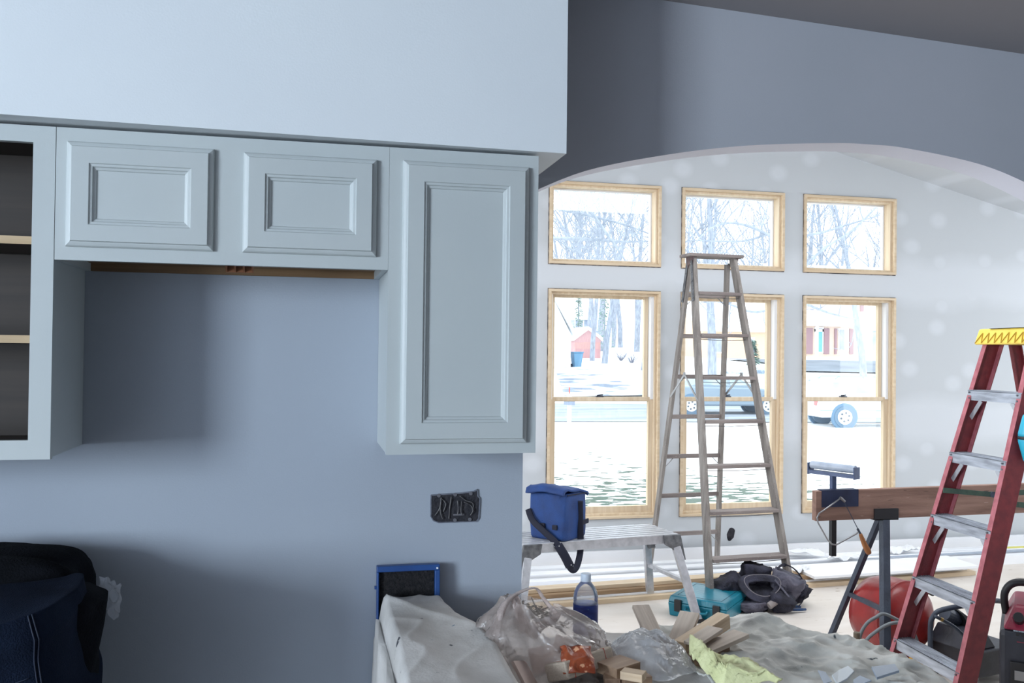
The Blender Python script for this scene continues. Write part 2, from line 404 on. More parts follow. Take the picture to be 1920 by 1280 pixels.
door(t, -1.118, -.795, 1.857, 2.099, .050)
door(t, -.728, -.412, 1.857, 2.096, .050)
# tall single-door cabinet
t = thing('wall_cabinet', 'tall white wall cabinet with one long panelled door beside the wall end', 'cabinet')
x0, x1 = -.381, 0
m = MB().box((x0, 0, ZB), (x0+.04, .019, ZT)).box((x1-.04, 0, ZB), (x1, .019, ZT)).box((x0+.04, 0, ZT-.04), (x1-.04, .019, ZT)).box((x0+.04, 0, ZB), (x1-.04, .019, ZB+.04))
m.build('face_frame', M_cab, t)
MB().box((x0+.001, .019, ZB+.002), (x0+.014, KY-.002, ZT-.001)).box((x1-.014, .019, ZB+.002), (x1-.001, KY-.002, ZT-.001)).box((x0+.014, .019, ZB+.012), (x1-.014, KY-.002, ZB+.026)).box((x0+.014, .019, ZT-.014), (x1-.014, KY-.002, ZT-.001)).box((x0+.014, KY-.01, ZB+.026), (x1-.014, KY-.002, ZT-.014)).build('carcass', M_cab, t)
door(t, -.348, -.026, 1.396, 2.099, .052)
# open cabinet at the left with shelves
t = thing('wall_cabinet', 'open white wall cabinet without doors showing dark shelves at the left edge', 'cabinet')
x0, x1 = -1.905, -1.1435
m = MB().box((x0, 0, ZB), (x0+.047, .019, ZT)).box((x1-.047, 0, ZB), (x1, .019, ZT)).box((x0+.047, 0, ZT-.038), (x1-.047, .019, ZT)).box((x0+.047, 0, ZB), (x1-.047, .019, ZB+.044))
m.build('face_frame', M_cab, t)
MB().box((x0, .019, ZB+.004), (x0+.006, KY-.002, ZT)).build('side_panel', M_cab, t); MB().box((x1-.006, .019, ZB+.004), (x1-.0005, KY-.002, ZT)).build('side_panel', M_cab, t)
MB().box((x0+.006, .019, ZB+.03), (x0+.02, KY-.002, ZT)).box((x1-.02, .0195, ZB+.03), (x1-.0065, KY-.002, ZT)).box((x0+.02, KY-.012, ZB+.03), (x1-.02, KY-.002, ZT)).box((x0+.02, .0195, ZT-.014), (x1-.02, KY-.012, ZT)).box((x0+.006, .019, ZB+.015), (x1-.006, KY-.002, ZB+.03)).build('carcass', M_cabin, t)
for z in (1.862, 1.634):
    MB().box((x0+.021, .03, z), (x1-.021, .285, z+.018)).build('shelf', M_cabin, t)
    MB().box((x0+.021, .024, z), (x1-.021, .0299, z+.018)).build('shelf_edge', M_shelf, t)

# ------------------------------------------------------------------ junction box in the wall
c = at(853, 951, KY)
t = thing('junction_box', 'open dark electrical box full of loose wires in the kitchen wall', 'electrical box', (c.x, KY, c.z))
hw, hh = .069, .041
outl = [(-hw, hh*.9), (-hw, -hh*.55), (-hw*.9, -hh*.85), (-hw*.68, -hh), (hw*.9, -hh), (hw, -hh*.8), (hw*1.04, hh*.6), (hw*.95, hh*.75), (hw*.93, hh*1.22), (hw*.80, hh*1.1), (hw*.3, hh*1.0)]
M_box = mat('box_inside', S(30, 30, 38), S(48, 46, 52), 60, .7, .4, 90)
MB().prism(outl, -.0022, -.0008, 'y').build('box_back', M_box, t)
m = MB(); n = len(outl)
for k in range(n):
    a = outl[k]; b = outl[(k+1) % n]
    m.beam((a[0], -.002, a[1]), (b[0], -.002, b[1]), .003, .004, up=(0, 1, 0))
m.build('cut_edge', mat('torn_paper_edge', S(96, 100, 112), S(120, 124, 135), 60, .9), t)
M_wire = mat('wire_sheath', S(120, 118, 116), S(70, 68, 72), 40, .5)
wires = [[(-.058, -.02), (-.045, .0), (-.04, .03)], [(-.042, .03), (-.043, -.01), (-.036, -.03)], [(-.04, .028), (-.028, .012), (-.034, -.01)], [(-.012, .032), (-.016, 0), (-.018, -.03)],
         [(.006, .02), (.008, -.005), (.006, -.02)], [(.018, .018), (.016, -.01), (.02, -.02)], [(.024, .016), (.044, .006), (.05, -.008), (.044, -.022)], [(.012, .034), (.03, .02), (.05, .012), (.052, -.01)]]
for w in wires:
    MB().tube(spline([(a, -.006-.004*rnd.random(), b) for a, b in w], 5), .0014, 6).build('wire', M_wire, t, smooth=True)
for a, b in ((-.047, hh*.86), (0, hh*.9), (.045, hh*.95), (.043, -hh*.84), (0, -hh*.86)):
    MB().lathe([(.0, .002), (.005, .002), (.0055, -.001)], 10, Matrix.Rotation(pi/2, 3, 'X'), (a, -.003, b)).build('screw_tab', mat('tab_grey', S(105, 104, 110), None, rough=.5), t)
MB().box((-.006, -.007, -.022), (.026, -.003, -.017)).build('wire_nut_bar', mat('tab_grey', S(105, 104, 110)), t)

# ------------------------------------------------------------------ base cabinets under the clutter
CZ = .828
M_basec = mat('base_cabinet_paint', S(120, 126, 130), None, rough=.6)
def base_cab(x0, x1, y0, y1, label, top=None):
    t = thing('base_cabinet', label, 'cabinet')
    MB().box((x0, y0, .1), (x1, y1, CZ-.02)).build('carcass', M_basec, t)
    MB().box((x0+.02, y0+.06, 0), (x1-.02, y1-.02, .1)).build('toe_kick', M_black, t)
    MB().prism(top or [(x0-.002, y0-.01), (x1+.002, y0-.01), (x1+.002, y1), (x0-.002, y1)], CZ-.02, CZ).build('worktop_board', mat('rough_board', S(96, 84, 74), S(74, 66, 58), 5, .8), t)
    nd = max(1, int((x1-x0)/.42)); w = (x1-x0)/nd
    for k in range(nd):
        MB().box((x0+k*w+.02, y0-.02, .14), (x0+(k+1)*w-.02, y0, CZ-.05)).build('cabinet_door', M_cab, t, bevel=.003)
base_cab(-.378, .70, -.42, .185, 'base cabinet run hidden under drop cloths and scrap wood', [(-.38, -.43), (.95, -.43), (.925, -.11), (.70, .185), (-.38, .185)])
MB().box((-.378, .186, 0), (.036, KY-.001, CZ)).build('trim_1', M_basec)['kind'] = 'structure'
base_cab(-1.905, -1.146, -.34, KY-.002, 'base cabinet at the left edge under the dark clothes')

# ------------------------------------------------------------------ blue framed case leaning on the wall
c0 = at(706, 1055, .285); c1 = at(823, 1052, .285)
t = thing('blue_case', 'blue plastic frame with black speckled foam panel leaning on the kitchen wall', 'frame', (c0.x, .25, CZ), .0)
t.rotation_euler = (RAD(-3.5), 0, 0)
w = c1.x-c0.x; h = c0.z-CZ-.005
M_blue = mat('blue_plastic', S(38, 78, 140), S(32, 66, 124), 8, .45, .1, 60)
frame(0, w, 0, h, 0, .03, .0, 'x', M_blue, t) if False else None
m = MB(); m.box((0, 0, h-.016), (w, .03, h)).box((0, 0, 0), (.006, .03, h-.016)).box((w-.014, 0, 0), (w, .03, h-.016)).box((.006, .024, .0), (w-.014, .03, h-.016))
m.build('frame', M_blue, t, bevel=.002)
MB().box((.007, .012, .0), (w-.015, .0235, h-.017)).build('foam_panel', mat('black_speckled_foam', S(16, 16, 22), S(40, 38, 40), 90, .95, .6, 200), t)
MB().tube([(w-.008, -.003, h-.010), (w-.008, .001, h-.010)], .0028, 10).build('rivet', M_vinyl, t)
MB().box((-.006, .005, h-.062), (0, .015, h-.054)).build('latch_pin', M_blue, t)

# ------------------------------------------------------------------ drop cloths
M_canvas = mat('canvas_drop_cloth', S(208, 204, 200), S(184, 180, 175), 7, .95, .12, 160, world=True,
               spots=[(26, .70, .74, S(70, 72, 76)), (18, .73, .76, S(205, 206, 204)), (13, .755, .78, S(80, 110, 132))])
M_canvas2 = mat('canvas_drop_cloth_grey', S(208, 206, 200), S(182, 182, 176), 8, .95, .12, 160, world=True,
                spots=[(22, .70, .74, S(60, 70, 76)), (16, .74, .77, S(206, 208, 204)), (11, .74, .77, S(96, 128, 150))])
def sm(t): t = max(0, min(1, t)); return t*t*(3-2*t)
def ridged(p, s, seed=0): return 1-abs(noise.noise(Vector((p[0]*s+seed, p[1]*s-seed, seed*1.3))))*2
def lump(x, y):
    # draped over a box: rise inside x -.365..-.10, falling off towards the front right
    r = .10-.35*max(0, .0-y)*.0
    e = sm((x+.385)/.03)*sm((r_edge(y)-x)/.07)
    h = (.113-.030*sm((-.02-y)/.35))*e*sm((.262-y)/.02)
    return h
def r_edge(y): return -.145+.075*sm((.22-y)/.45)
def cloth1(u, v):
    x = -.43+.86*u; y = -.44+.735*v
    fold = .012*max(0, ridged((x*1.3+y*.5, y*.5), 4.2, 3))**2+.006*max(0, ridged((x+y*.4, y-x), 6.5, 5))**3+.0012*N3((x, y, 0), 40)
    z = CZ+.010+lump(x, y)+fold*.9
    if x < -.375:   # hanging down the left side
        d = -.375-x; x = -.382-.02*sm(d/.06)-.01*N3((y*8, d*5, 0)); z = CZ+.085*sm((.26-y)/.02)-d*9+.01
    back = .26
    if y > back and x < .035: # rolled edge standing against the wall
        k = (y-back)/(.295-back)
        y = back+.022*sin(k*pi*.9); z += .022*k+.008*N3((x*9, 1, 4))
        if k > .7: z -= (k-.7)*.05
    if x > .035 and y > .175:  # falls behind the worktop edge
        d = y-.175; y = .190+.012*sm(d*10)+.006*N3((x*14, 0, 2)); z -= d*2.0
    return (x, y, z)
o = MB().grid(150, 120, cloth1).build('drop_cloth', M_canvas, None, smooth=True, solid=.003)
put(o, 'beige canvas drop cloth draped over a box below the blue frame', 'cloth')
def rg2(x, y, s_, seed): return max(0, 1-abs(noise.noise(Vector((x*s_+seed, y*s_-seed, seed*1.3))))*2.4)**2
def cloth2(u, v):
    x = .36+.72*u; y = -.44+.70*v
    z = CZ+.008
    z += .022*math.exp(-((x-.70)**2)/.005-((y-.15)**2)/.008)+.010*math.exp(-((x-.88)**2)/.004-((y+.06)**2)/.02)
    q = x*.8+y*.6; w = -x*.6+y*.8
    z += .017*rg2(q*.55, w, 5.5, 1)+.011*rg2(q, w*.5, 8, 8)+.010*rg2(q, w, 14, 4)+.005*rg2(w*.6, q, 22, 6)+.0015*N3((x, y, 0), 40)
    d1 = y-.19; d2 = ((x-.70)*.295+(y-.185)*.225)/.371-.006; d3 = (x-.93)*.99-(y+.11)*.08*0-.01
    d = max(d1, d2, d3)
    if d > 0:
        z -= d*4.5
        k = .80*d
        if d == d1: y -= k
        elif d == d2: x -= k*.795; y -= k*.606
        else: x -= k
        x += .010*N3((x*12, y*12, 2)); y += .010*N3((x*12, y*12, 7))
    return (x, y, z)
o = MB().grid(150, 150, cloth2).build('drop_cloth', M_canvas2, None, smooth=True, solid=.003)
put(o, 'grey paint-spotted drop cloth heaped on the right end of the cabinets', 'cloth')

# ------------------------------------------------------------------ scrap wood, bag, bottle, sheets
M_scrap = [wood('scrap_grey_wood', S(206, 190, 174), S(178, 162, 146), 'x', k=1.5), wood('scrap_tan_wood', S(218, 194, 164), S(196, 168, 136), 'x', k=1.5), wood('scrap_brown_wood', S(170, 142, 116), S(142, 114, 92), 'x', k=1.5)]
def scrap(label, p, q, w, t_, mi, rollv=0, z1=None):
    p, q = Vector(p), Vector(q); L = (q-p).length*1.18; d = (q-p).normalized(); w *= 1.22; t_ *= 1.15
    o = MB().box((-L/2, -w/2, -t_/2), (L/2, w/2, t_/2)).build('wood_scrap', M_scrap[mi], None, bevel=.0012)
    X = d; Yv = Vector((0, 0, 1)).cross(X).normalized(); Z = X.cross(Yv)
    R = Matrix((X, Yv, Z)).transposed().to_4x4() @ Matrix.Rotation(rollv, 4, 'X')
    o.matrix_world = Matrix.Translation((p+q)/2) @ R
    return put(o, label, 'wood scrap', 'scrap wood pieces')
Zc = CZ+.03
scrap('thin grey board scrap sticking out left of the teal case, over the floor', onz(1204, 1143, Zc+.05), onz(1240, 1222, Zc-.01), .040, .010, 0)
scrap('square-ended grey board scrap leaning up in front of the teal case', onz(1291, 1156, Zc+.055), onz(1262, 1225, Zc), .044, .012, 0)
scrap('thick tan block scrap pointing at the teal case corner', onz(1352, 1166, Zc+.04), onz(1282, 1212, Zc+.015), .030, .034, 1)
scrap('short grey scrap lying on top of the thick tan block', onz(1338, 1180, Zc+.05), onz(1300, 1205, Zc+.042), .036, .008, 0)
scrap('flat grey board scrap resting on the edge of the grey cloth', onz(1385, 1190, Zc+.035), onz(1322, 1218, Zc+.02), .042, .010, 0)
scrap('thin brown stick scrap under the flat grey board', onz(1362, 1216, Zc+.005), onz(1330, 1232, Zc-.005), .012, .010, 2)
scrap('brown board scrap between plastic sheet and yellow sheet', onz(1280, 1228, Zc-.0), onz(1298, 1250, Zc-.008), .045, .016, 2)
scrap('brown block scrap with split edge below the clear plastic sheet', onz(1140, 1256, Zc+.02), onz(1178, 1244, Zc+.02), .055, .022, 2)
scrap('pale offcut lying on the brown blocks at the bottom edge', onz(1170, 1262, Zc+.025), onz(1205, 1268, Zc+.025), .028, .016, 1)
scrap('short dark offcut at the bottom edge beside the plastic sheet', onz(1168, 1278, Zc), onz(1212, 1272, Zc), .03, .02, 2)
scrap('brown offcut standing behind the pale offcut', onz(1142, 1245, Zc+.01), onz(1148, 1278, Zc), .03, .02, 2)

# shopping bag: translucent film over a carton and a crisp packet
M_film = film('bag_film', S(238, 226, 220), .42, .25, 1.0, 14, .6)
bc = onz(1035, 1262, CZ+.01)
t = thing('shopping_bag', 'translucent white plastic shopping bag with tied handles holding packaging', 'bag', (bc.x, bc.y, CZ+.012), .0)
def bagf(u, v):
    a = 2*pi*u; z = v
    rx = (.165-.02*z)*(1-.55*sm((z-.55)/.5)); ry = .10*(1-.6*sm((z-.5)/.5))
    p = Vector((cos(a), sin(a), z*1.5))
    k = 1+.16*N3(p, 1.6, 2)+.20*max(0, ridged((p.x*1.5+p.z*.4, p.y*1.5), 2.0, 4))**3+.09*max(0, ridged((p.x*2-p.z, p.y*2+p.z), 2.6, 9))**3-.12
    if v < .02: k *= .75
    skew = -.055*sm((z-.3)/.7)
    return Vector((rx*k*cos(a)+skew, ry*k*sin(a)+.02*z, .155*z*(1+.25*N3(p, 1.2, 9)+.20*max(0, -cos(a))*z)))
MB().grid(96, 40, bagf, closeu=True).build('bag_film', M_film, t, smooth=True)
def strap(pts, r, mm, par, name, n=10, flat=.45): return MB().tube(spline(pts, 6), r, n, flat=flat).build(name, mm, par, smooth=True)
M_handle = film('bag_handle_film', S(228, 212, 206), .75, .25, .8, 30, .5)
def L_(x, y, Y): p = at(x, y, Y); return Vector((p.x-bc.x, p.y-bc.y, p.z-CZ-.012))
by = bc.y
strap([L_(935, 1175, by), L_(945, 1130, by), L_(968, 1108, by+.01), L_(1003, 1102, by+.01), L_(1020, 1118, by+.02), L_(1036, 1138, by+.02), L_(1046, 1150, by+.02)], [.018]*7+[.009]*30, M_handle, t, 'handle', flat=.5) if False else None
def ribbon(pts, wd, mm, par, name):
    P = spline(pts, 6); n = len(P)
    R = [wd[min(int(i/(n-1)*(len(wd)-1)), len(wd)-2)]*(1-(i/(n-1)*(len(wd)-1)) % 1)+wd[min(int(i/(n-1)*(len(wd)-1))+1, len(wd)-1)]*((i/(n-1)*(len(wd)-1)) % 1) for i in range(n)]
    return MB().tube(P, R, 12, flat=.4).build(name, mm, par, smooth=True)
ribbon([L_(930, 1190, by), L_(942, 1140, by), L_(965, 1115, by+.01), L_(1002, 1102, by+.01), L_(1018, 1120, by+.02), L_(1034, 1140, by+.02), L_(1046, 1150, by+.02)], [.035, .022, .012, .006, .007, .009, .012], M_handle, t, 'handle')
ribbon([L_(1046, 1148, by+.02), L_(1035, 1162, by+.0), L_(1010, 1172, by-.01), L_(990, 1190, by-.03)], [.010, .014, .02, .03], M_handle, t, 'handle')
ribbon([L_(965, 1118, by+.01), L_(975, 1150, by-.01), L_(985, 1185, by-.03)], [.012, .016, .02], M_handle, t, 'handle')
t2 = t
def L2(x, y, z): p = onz(x, y, z); return p
# carton with a red stripe poking out of the bag
p, q = onz(1150, 1222, CZ+.055), onz(1020, 1268, CZ+.055)
o = MB().box((-.085, -.035, -.02), (.085, .035, .02))
t = thing('carton', 'cream carton with thin red stripes poking out of the shopping bag', 'box', (p+q)/2); t.rotation_euler = (RAD(-20), 0, math.atan2((p-q).y, (p-q).x))
o.build('carton_body', mat('carton_cream', S(205, 190, 172), S(188, 172, 154), 12, .7, stretch=(2, 20, 20)), t, bevel=.004)
for xx in (.055, -.06):
    MB().box((xx, -.0354, -.0204), (xx+.0015, .0354, .0204)).build('red_stripe', mat('red_print', S(190, 70, 56)), t)
# crisp packet
p = onz(1082, 1240, CZ+.075)
t = thing('snack_packet', 'crumpled orange printed snack packet lying on the carton in the bag', 'packet', p, RAD(-8))
def pk(u, v):
    x = (u-.5)*.075; y = (v-.5)*.075
    return (x+.006*N3((u*3, v*3, 1)), y, .016*(1-(2*u-1)**2)*(1-(2*v-1)**2)+.012*ridged((x, y), 26, 2)-.2*y*0-.10*abs(x)*0)
MB().grid(30, 30, pk).build('packet_film', mat('orange_print', S(168, 84, 50), S(146, 66, 40), 40, .35, .4, 60, spots=[(55, .60, .64, S(226, 168, 130))]), t, smooth=True, solid=.002).rotation_euler = (RAD(35), 0, 0)
# clear/white papers inside the bag
for k, (x_, y_, w_, h_, rz, rx) in enumerate([(1020, 1205, .075, .06, .3, 62), (1055, 1190, .05, .07, -.5, 70), (985, 1235, .07, .07, .9, 50)]):
    pp = onz(x_, y_+30, CZ+.05)
    o = MB().box((-w_/2, -h_/2, -.004), (w_/2, h_/2, .004)).build('food_carton', mat('pink_carton_card', S(214, 192, 182), S(196, 172, 160), 10, .7), None, bevel=.001)
    o.location = pp; o.rotation_euler = (RAD(rx), RAD(8*k), rz)
    put(o, ['folded pale card flap inside the shopping bag, centre one', 'folded pale card flap inside the shopping bag, nearest the bottle', 'folded pale card flap inside the shopping bag, nearest the drop cloth lump'][k], 'card', 'card flaps in the bag')

# water bottle
bp = onz(1097, 1226, CZ+.004)
t = thing('water_bottle', 'clear plastic drink bottle with dark blue label behind the shopping bag', 'bottle', (bp.x, bp.y, CZ+.012))
prof = [(.028, 0), (.0315, .006), (.032, .03), (.031, .05), (.032, .055), (.032, .125), (.0325, .132), (.0325, .145), (.030, .158), (.024, .170), (.016, .180), (.0125, .184)]
M_pet = film('clear_pet', S(232, 238, 246), .28, .08, .0, 1, .5)
MB().lathe(prof, 28).build('bottle_body', M_pet, t, smooth=True)
MB().lathe([(.0328, .052), (.0332, .055), (.0332, .124), (.0328, .127)], 28).build('label_band', mat('navy_label', S(28, 44, 118), S(44, 66, 150), 35, .35, stretch=(1, 1, 3), spots=[(30, .66, .69, S(96, 140, 176))]), t, smooth=True)
MB().lathe([(.0, .184), (.0135, .184), (.0138, .187), (.0138, .203), (.012, .205), (0, .205)], 20).build('cap', mat('cap_white', S(205, 214, 226), None, rough=.4), t, smooth=True, bevel=.0005)

# clear plastic sheet
M_sheet = film('clear_sheet', S(246, 248, 253), .62, .15, .8, 22, .62)
c = onz(1232, 1262, CZ+.0)
def sheet(u, v):
    a = 2*pi*u; r = v
    x = .112*r*cos(a)*(1+.25*N3((cos(a), sin(a), 0), 1.6, 4)); y = .140*r*sin(a)*(1+.2*N3((cos(a), sin(a), 2), 1.9, 1))
    z = .062*(1-r**2.4)+.014*(ridged((x, y), 15, 2)-.4)*(1.15-r)+.010*(ridged((x+y, x), 35, 6)-.5)
    x -= .02*r
    return (x, y, max(z, .004-.0*r)+.02)
o = MB().grid(72, 36, sheet, closeu=True).build('plastic_sheet', M_sheet, None, smooth=True); o.location = (c.x, c.y+.02, CZ+.006)
put(o, 'crumpled clear plastic sheet between the shopping bag and the yellow sheet', 'plastic sheet')

# yellow sheet
poly_px = [(1293, 1190, .06), (1322, 1218, .045), (1352, 1232, .04), (1410, 1240, .045), (1430, 1256, .035), (1468, 1273, .03), (1455, 1279, .02), (1350, 1290, .01), (1303, 1240, .03), (1292, 1222, .04)]
edge = [onz(a, b, CZ+h) for a, b, h in poly_px]
poly_px = [(a, b, h+.022) for a, b, h in poly_px]; edge = [onz(a, b, CZ+h) for a, b, h in poly_px]
cen = onz(1362, 1256, CZ+.072)
vs = [];
def ysheet(u, v):
    k = u*len(edge); i = int(k) % len(edge); fr = k-int(k)
    e = edge[i].lerp(edge[(i+1) % len(edge)], fr); p = cen.lerp(e, v)
    p = p.copy(); p.z += .014*ridged((p.x, p.y*1.0), 13, 3)*(.4+.6*v*(1-v)*4)-.006+.009*max(0, ridged((p.x+p.y, p.y*.5), 30, 5))**2+.004*max(0, ridged((p.x, p.y-p.x), 62, 8))**2; return p
o = MB().grid(80, 26, ysheet, closeu=True).build('yellow_sheet', mat('yellow_paper', S(228, 228, 178), S(214, 216, 160), 14, .7, .4, 70, world=True, spots=[(40, .70, .75, S(150, 160, 90))]), None, smooth=True, solid=.001)
put(o, 'crumpled pale yellow sheet lying in front of the grey drop cloth', 'sheet')

# white plastic scraps and grey bracket on the right cloth
M_wp = mat('white_plastic_scrap', S(214, 220, 224), None, rough=.4); M_gp = mat('grey_plastic_scrap', S(158, 170, 186), None, rough=.45)
def flat_scrap(name, label, pts, z, th, mm):
    P = [onz(a, b, z) for a, b in pts]; m = MB(); n = len(P)
    v = [(p.x, p.y, z+.02*N3(p, 9, 2)) for p in P]+[(p.x, p.y, z+th+.02*N3(p, 9, 2)) for p in P]
    m.add(v, [tuple(range(n-1, -1, -1)), tuple(range(n, 2*n))]+[(i, (i+1) % n, n+(i+1) % n, n+i) for i in range(n)])
    return put(m.build(name, mm, None, bevel=.0008), label, 'plastic scrap')
zz = CZ+.055
flat_scrap('bracket_scrap', 'grey plastic bracket strip lying on the grey drop cloth', [(1634, 1254), (1678, 1244), (1686, 1262), (1644, 1278)], zz, .006, M_gp)
flat_scrap('plastic_scrap', 'white plastic piece with small slots lying on the grey drop cloth', [(1560, 1268), (1572, 1256), (1590, 1250), (1602, 1262), (1588, 1274), (1570, 1282)], zz, .005, M_wp)
flat_scrap('plastic_scrap', 'thin pointed white scrap left of the slotted piece', [(1533, 1256), (1548, 1258), (1560, 1276), (1545, 1280)], zz, .002, M_gp)
flat_scrap('plastic_scrap', 'pale wedge scrap at the bottom edge below the slotted piece', [(1600, 1276), (1612, 1270), (1634, 1282), (1600, 1290)], zz, .003, M_gp)
for a, b in ((1584, 1268), (1590, 1258)):
    pass

# ------------------------------------------------------------------ dark clothes on the left cabinet
M_denim = mat('navy_denim', S(24, 34, 52), S(18, 26, 42), 10, .95, .5, 300, spec=.1)
M_blackc = mat('black_cloth', S(12, 14, 18), S(20, 22, 28), 10, .95, .4, 200, spec=.1)
t = thing('folded_jeans', 'navy denim jeans folded over a pile at the lower left edge', 'jeans', (-1.34, -.12, CZ))
def blob(sx, sy, sz, seed, pw=.45, am=.12, cz=0.0):
    def fn(u, v):
        a = 2*pi*u; b = pi*(v-.5)
        sg = lambda c: math.copysign(abs(c)**pw, c)
        d = Vector((sg(cos(b))*sg(cos(a)), sg(cos(b))*sg(sin(a)), sg(sin(b))))
        k = 1+am*N3(d, 1.6, seed)+am*.6*(ridged((d.x+d.z, d.y+d.z*.6), 2.2, seed)-.5)
        return Vector((d.x*sx*k, d.y*sy*k, sz*(d.z*k)+cz))
    return fn
def jn(u, v, off=0.0):
    a = 2*pi*u; pw = .32
    sg = lambda c: math.copysign(abs(c)**pw, c)
    k = min(1, v/.72); cap = 1-sm((v-.72)/.28)*.999
    sx = .315-.045*k; X = sg(cos(a))*sx*cap; Yv = sg(sin(a))*.19*cap
    h = .215+.06*(X/.27)                       # top slopes up to the right
    Z = h*k**.9+.040*sm((1-cap)*1.3)
    d = Vector((X*6, Yv*6, Z*6))
    n_ = .016*noise.noise(d*.9+Vector((3, 1, 2)))+.014*max(0, 1-abs(noise.noise(d*.7+Vector((1, 7, 3))))*3)
    e = Vector((cos(a), sin(a), 0)); P = Vector((X, Yv, Z))+e*(n_*(.4+.6*cap)+off*cap)
    P.z += n_*.5*(1-cap)+off*(1-cap)
    return P
MB().grid(110, 54, jn, closeu=True).build('denim_body', M_denim, t, smooth=True)
M_seam = mat('denim_seam', S(36, 46, 66))
for uu in (.864, .876):
    MB().tube([jn(uu, .03+.69*k/24, .0015) for k in range(25)], .0013, 5).build('seam', M_seam, t, smooth=True)
MB().tube([jn(.70+.145*k/16, .30+.06*k/16, .001) for k in range(17)], .0012, 5).build('seam', M_seam, t, smooth=True)
t = thing('dark_coat', 'black cloth garment heaped behind the folded jeans at the left edge', 'garment', (-1.36, .13, CZ))
MB().grid(60, 34, blob(.27, .125, .158, 8, .42, .08, .152), closeu=True).build('garment_body', M_blackc, t, smooth=True)
t = thing('dark_sleeve', 'black cloth sleeve end hanging down at the right side of the jeans', 'garment', (-1.075, -.06, CZ-.12))
def slv(u, v):
    a = 2*pi*u; r = .052*(1+.25*N3((cos(a), sin(a), v*3), 1.5, 5))
    return (r*cos(a)*1.0+.03*(v-.5), .09*sin(a)*(1+.1*N3((a, v, 0), 2)), .37*v*(1-.05*cos(a)))
m = MB().grid(36, 24, slv, closeu=True); m.f.append(tuple(range(35, -1, -1))); m.f.append(tuple(23*36+k for k in range(36)))
m.build('sleeve', M_blackc, t, smooth=True)
o = MB().grid(20, 20, lambda u, v: (.05*u+.01*N3((u, v, 1), 4), .03*v, .07*v-.03*u+.01*ridged((u, v), 3, 2))).build('plastic_wrap_scrap', M_sheet, None, smooth=True)
o.location = (-1.045, .02, CZ+.19); put(o, 'scrap of clear plastic wrap showing behind the dark sleeve', 'plastic wrap')

# ------------------------------------------------------------------ wooden step ladder
LZ = .2945
M_lw = mat('weathered_ladder_wood', S(152, 146, 141), S(122, 115, 111), 2.2, .75, .2, 30, stretch=(14, 14, 1.2), spots=[(30, .68, .71, S(206, 196, 186)), (22, .72, .74, S(120, 84, 60))])
M_lwx = mat('weathered_tread_wood', S(150, 140, 136), S(122, 112, 110), 2.2, .75, .2, 30, stretch=(1.2, 14, 14), spots=[(30, .68, .71, S(206, 196, 186))])
def lerp(a, b, k): return a+(b-a)*k
t = thing('wooden_stepladder', 'tall paint-worn wooden stepladder with seven treads in front of the windows', 'ladder', (2.2815, 3.1826, 0), RAD(4.28))
H = 2.345
fx0, fx1, fy0, fy1 = .305, .161, 0, .545
rx0, rx1, ry0, ry1 = .285, .150, .955, .605
RX0 = -.055
for s in (-1, 1):
    MB().beam((s*fx0, fy0, 0), (s*fx1, fy1, H-.02), .026, .068, up=(0, 1, 0)).build('front_rail', M_lw, t, bevel=.002)
    MB().beam((s*rx0, ry0, 0), (s*rx1, ry1, H-.06), .024, .044, up=(0, 1, 0)).build('rear_rail', M_lw, t, bevel=.002)
for k in range(1, 8):
    z = k*LZ; f = z/H
    x = lerp(fx0, fx1, f)-.012; y = lerp(fy0, fy1, f)
    tr = MB().box((-x, y-.048, z-.012), (x, y+.048, z+.010)).build('tread', M_lwx, t, bevel=.002)
    MB().tube([(-x, y, z-.03), (0, y, z-.036), (x, y, z-.03)], .0025, 6).build('tie_rod', M_steel, tr)
    rx = lerp(rx0, rx1, f)-.01; ry = lerp(ry0, ry1, f)
    rg = MB().box((-rx, ry-.012, z-.018), (rx, ry+.012, z+.012)).build('rung', M_lwx, t, bevel=.002)
    if k % 2 == 1:
        for s in (-1, 1):
            MB().beam((s*rx, ry-.005, z-.075), (s*(rx-.06), ry-.005, z-.018), .008, .004).build('brace', M_steel, rg)
MB().box((-.215, fy1-.06, H-.022), (.215, fy1+.10, H)).build('top_cap', M_lwx, t, bevel=.004)
for s in (-1, 1):
    MB().prism([(fy1-.045, H-.022), (fy1+.075, H-.022), (fy1+.045, H-.10), (fy1+.02, H-.07), (fy1-.005, H-.13), (fy1-.035, H-.07)], s*.176-.002, s*.176+.002, 'x').build('cap_bracket', mat('bracket_rust', S(112, 92, 90), S(88, 72, 74), 30, .7), t)
    # metal hinge straps with rivets
    zs = [H-.05, H-.34]
    for (a0, a1, b0, b1, off) in ((fx0, fx1, fy0, fy1, .016), (rx0, rx1, ry0, ry1, .015)):
        pp = [(s*(lerp(a0, a1, z/H)+off), lerp(b0, b1, z/H), z) for z in zs]
        h = MB().beam(pp[0], pp[1], .004, .030, up=(0, 1, 0)).build('hinge_strap', M_cast, t, bevel=.001)
        for j in range(5):
            q = Vector(pp[0]).lerp(Vector(pp[1]), .08+.21*j)
            MB().tube([q, q+Vector((s*.006, 0, 0))], .005, 8).build('rivet', M_steel, h)
    # folding spreader, apex up
    z0, z1, z2 = 1.30, 1.49, 1.32
    pf = Vector((s*(lerp(fx0, fx1, z0/H)+.01), lerp(fy0, fy1, z0/H), z0)); pr = Vector((s*(lerp(rx0, rx1, z2/H)+.01), lerp(ry0, ry1, z2/H), z2)); ap = (pf+pr)/2; ap.z = z1
    MB().beam(pf, ap+(ap-pf)*.06, .004, .016).build('spreader_bar', M_steel, t)
    MB().beam(pr, ap+(ap-pr)*.06, .004, .016).build('spreader_bar', M_steel, t)

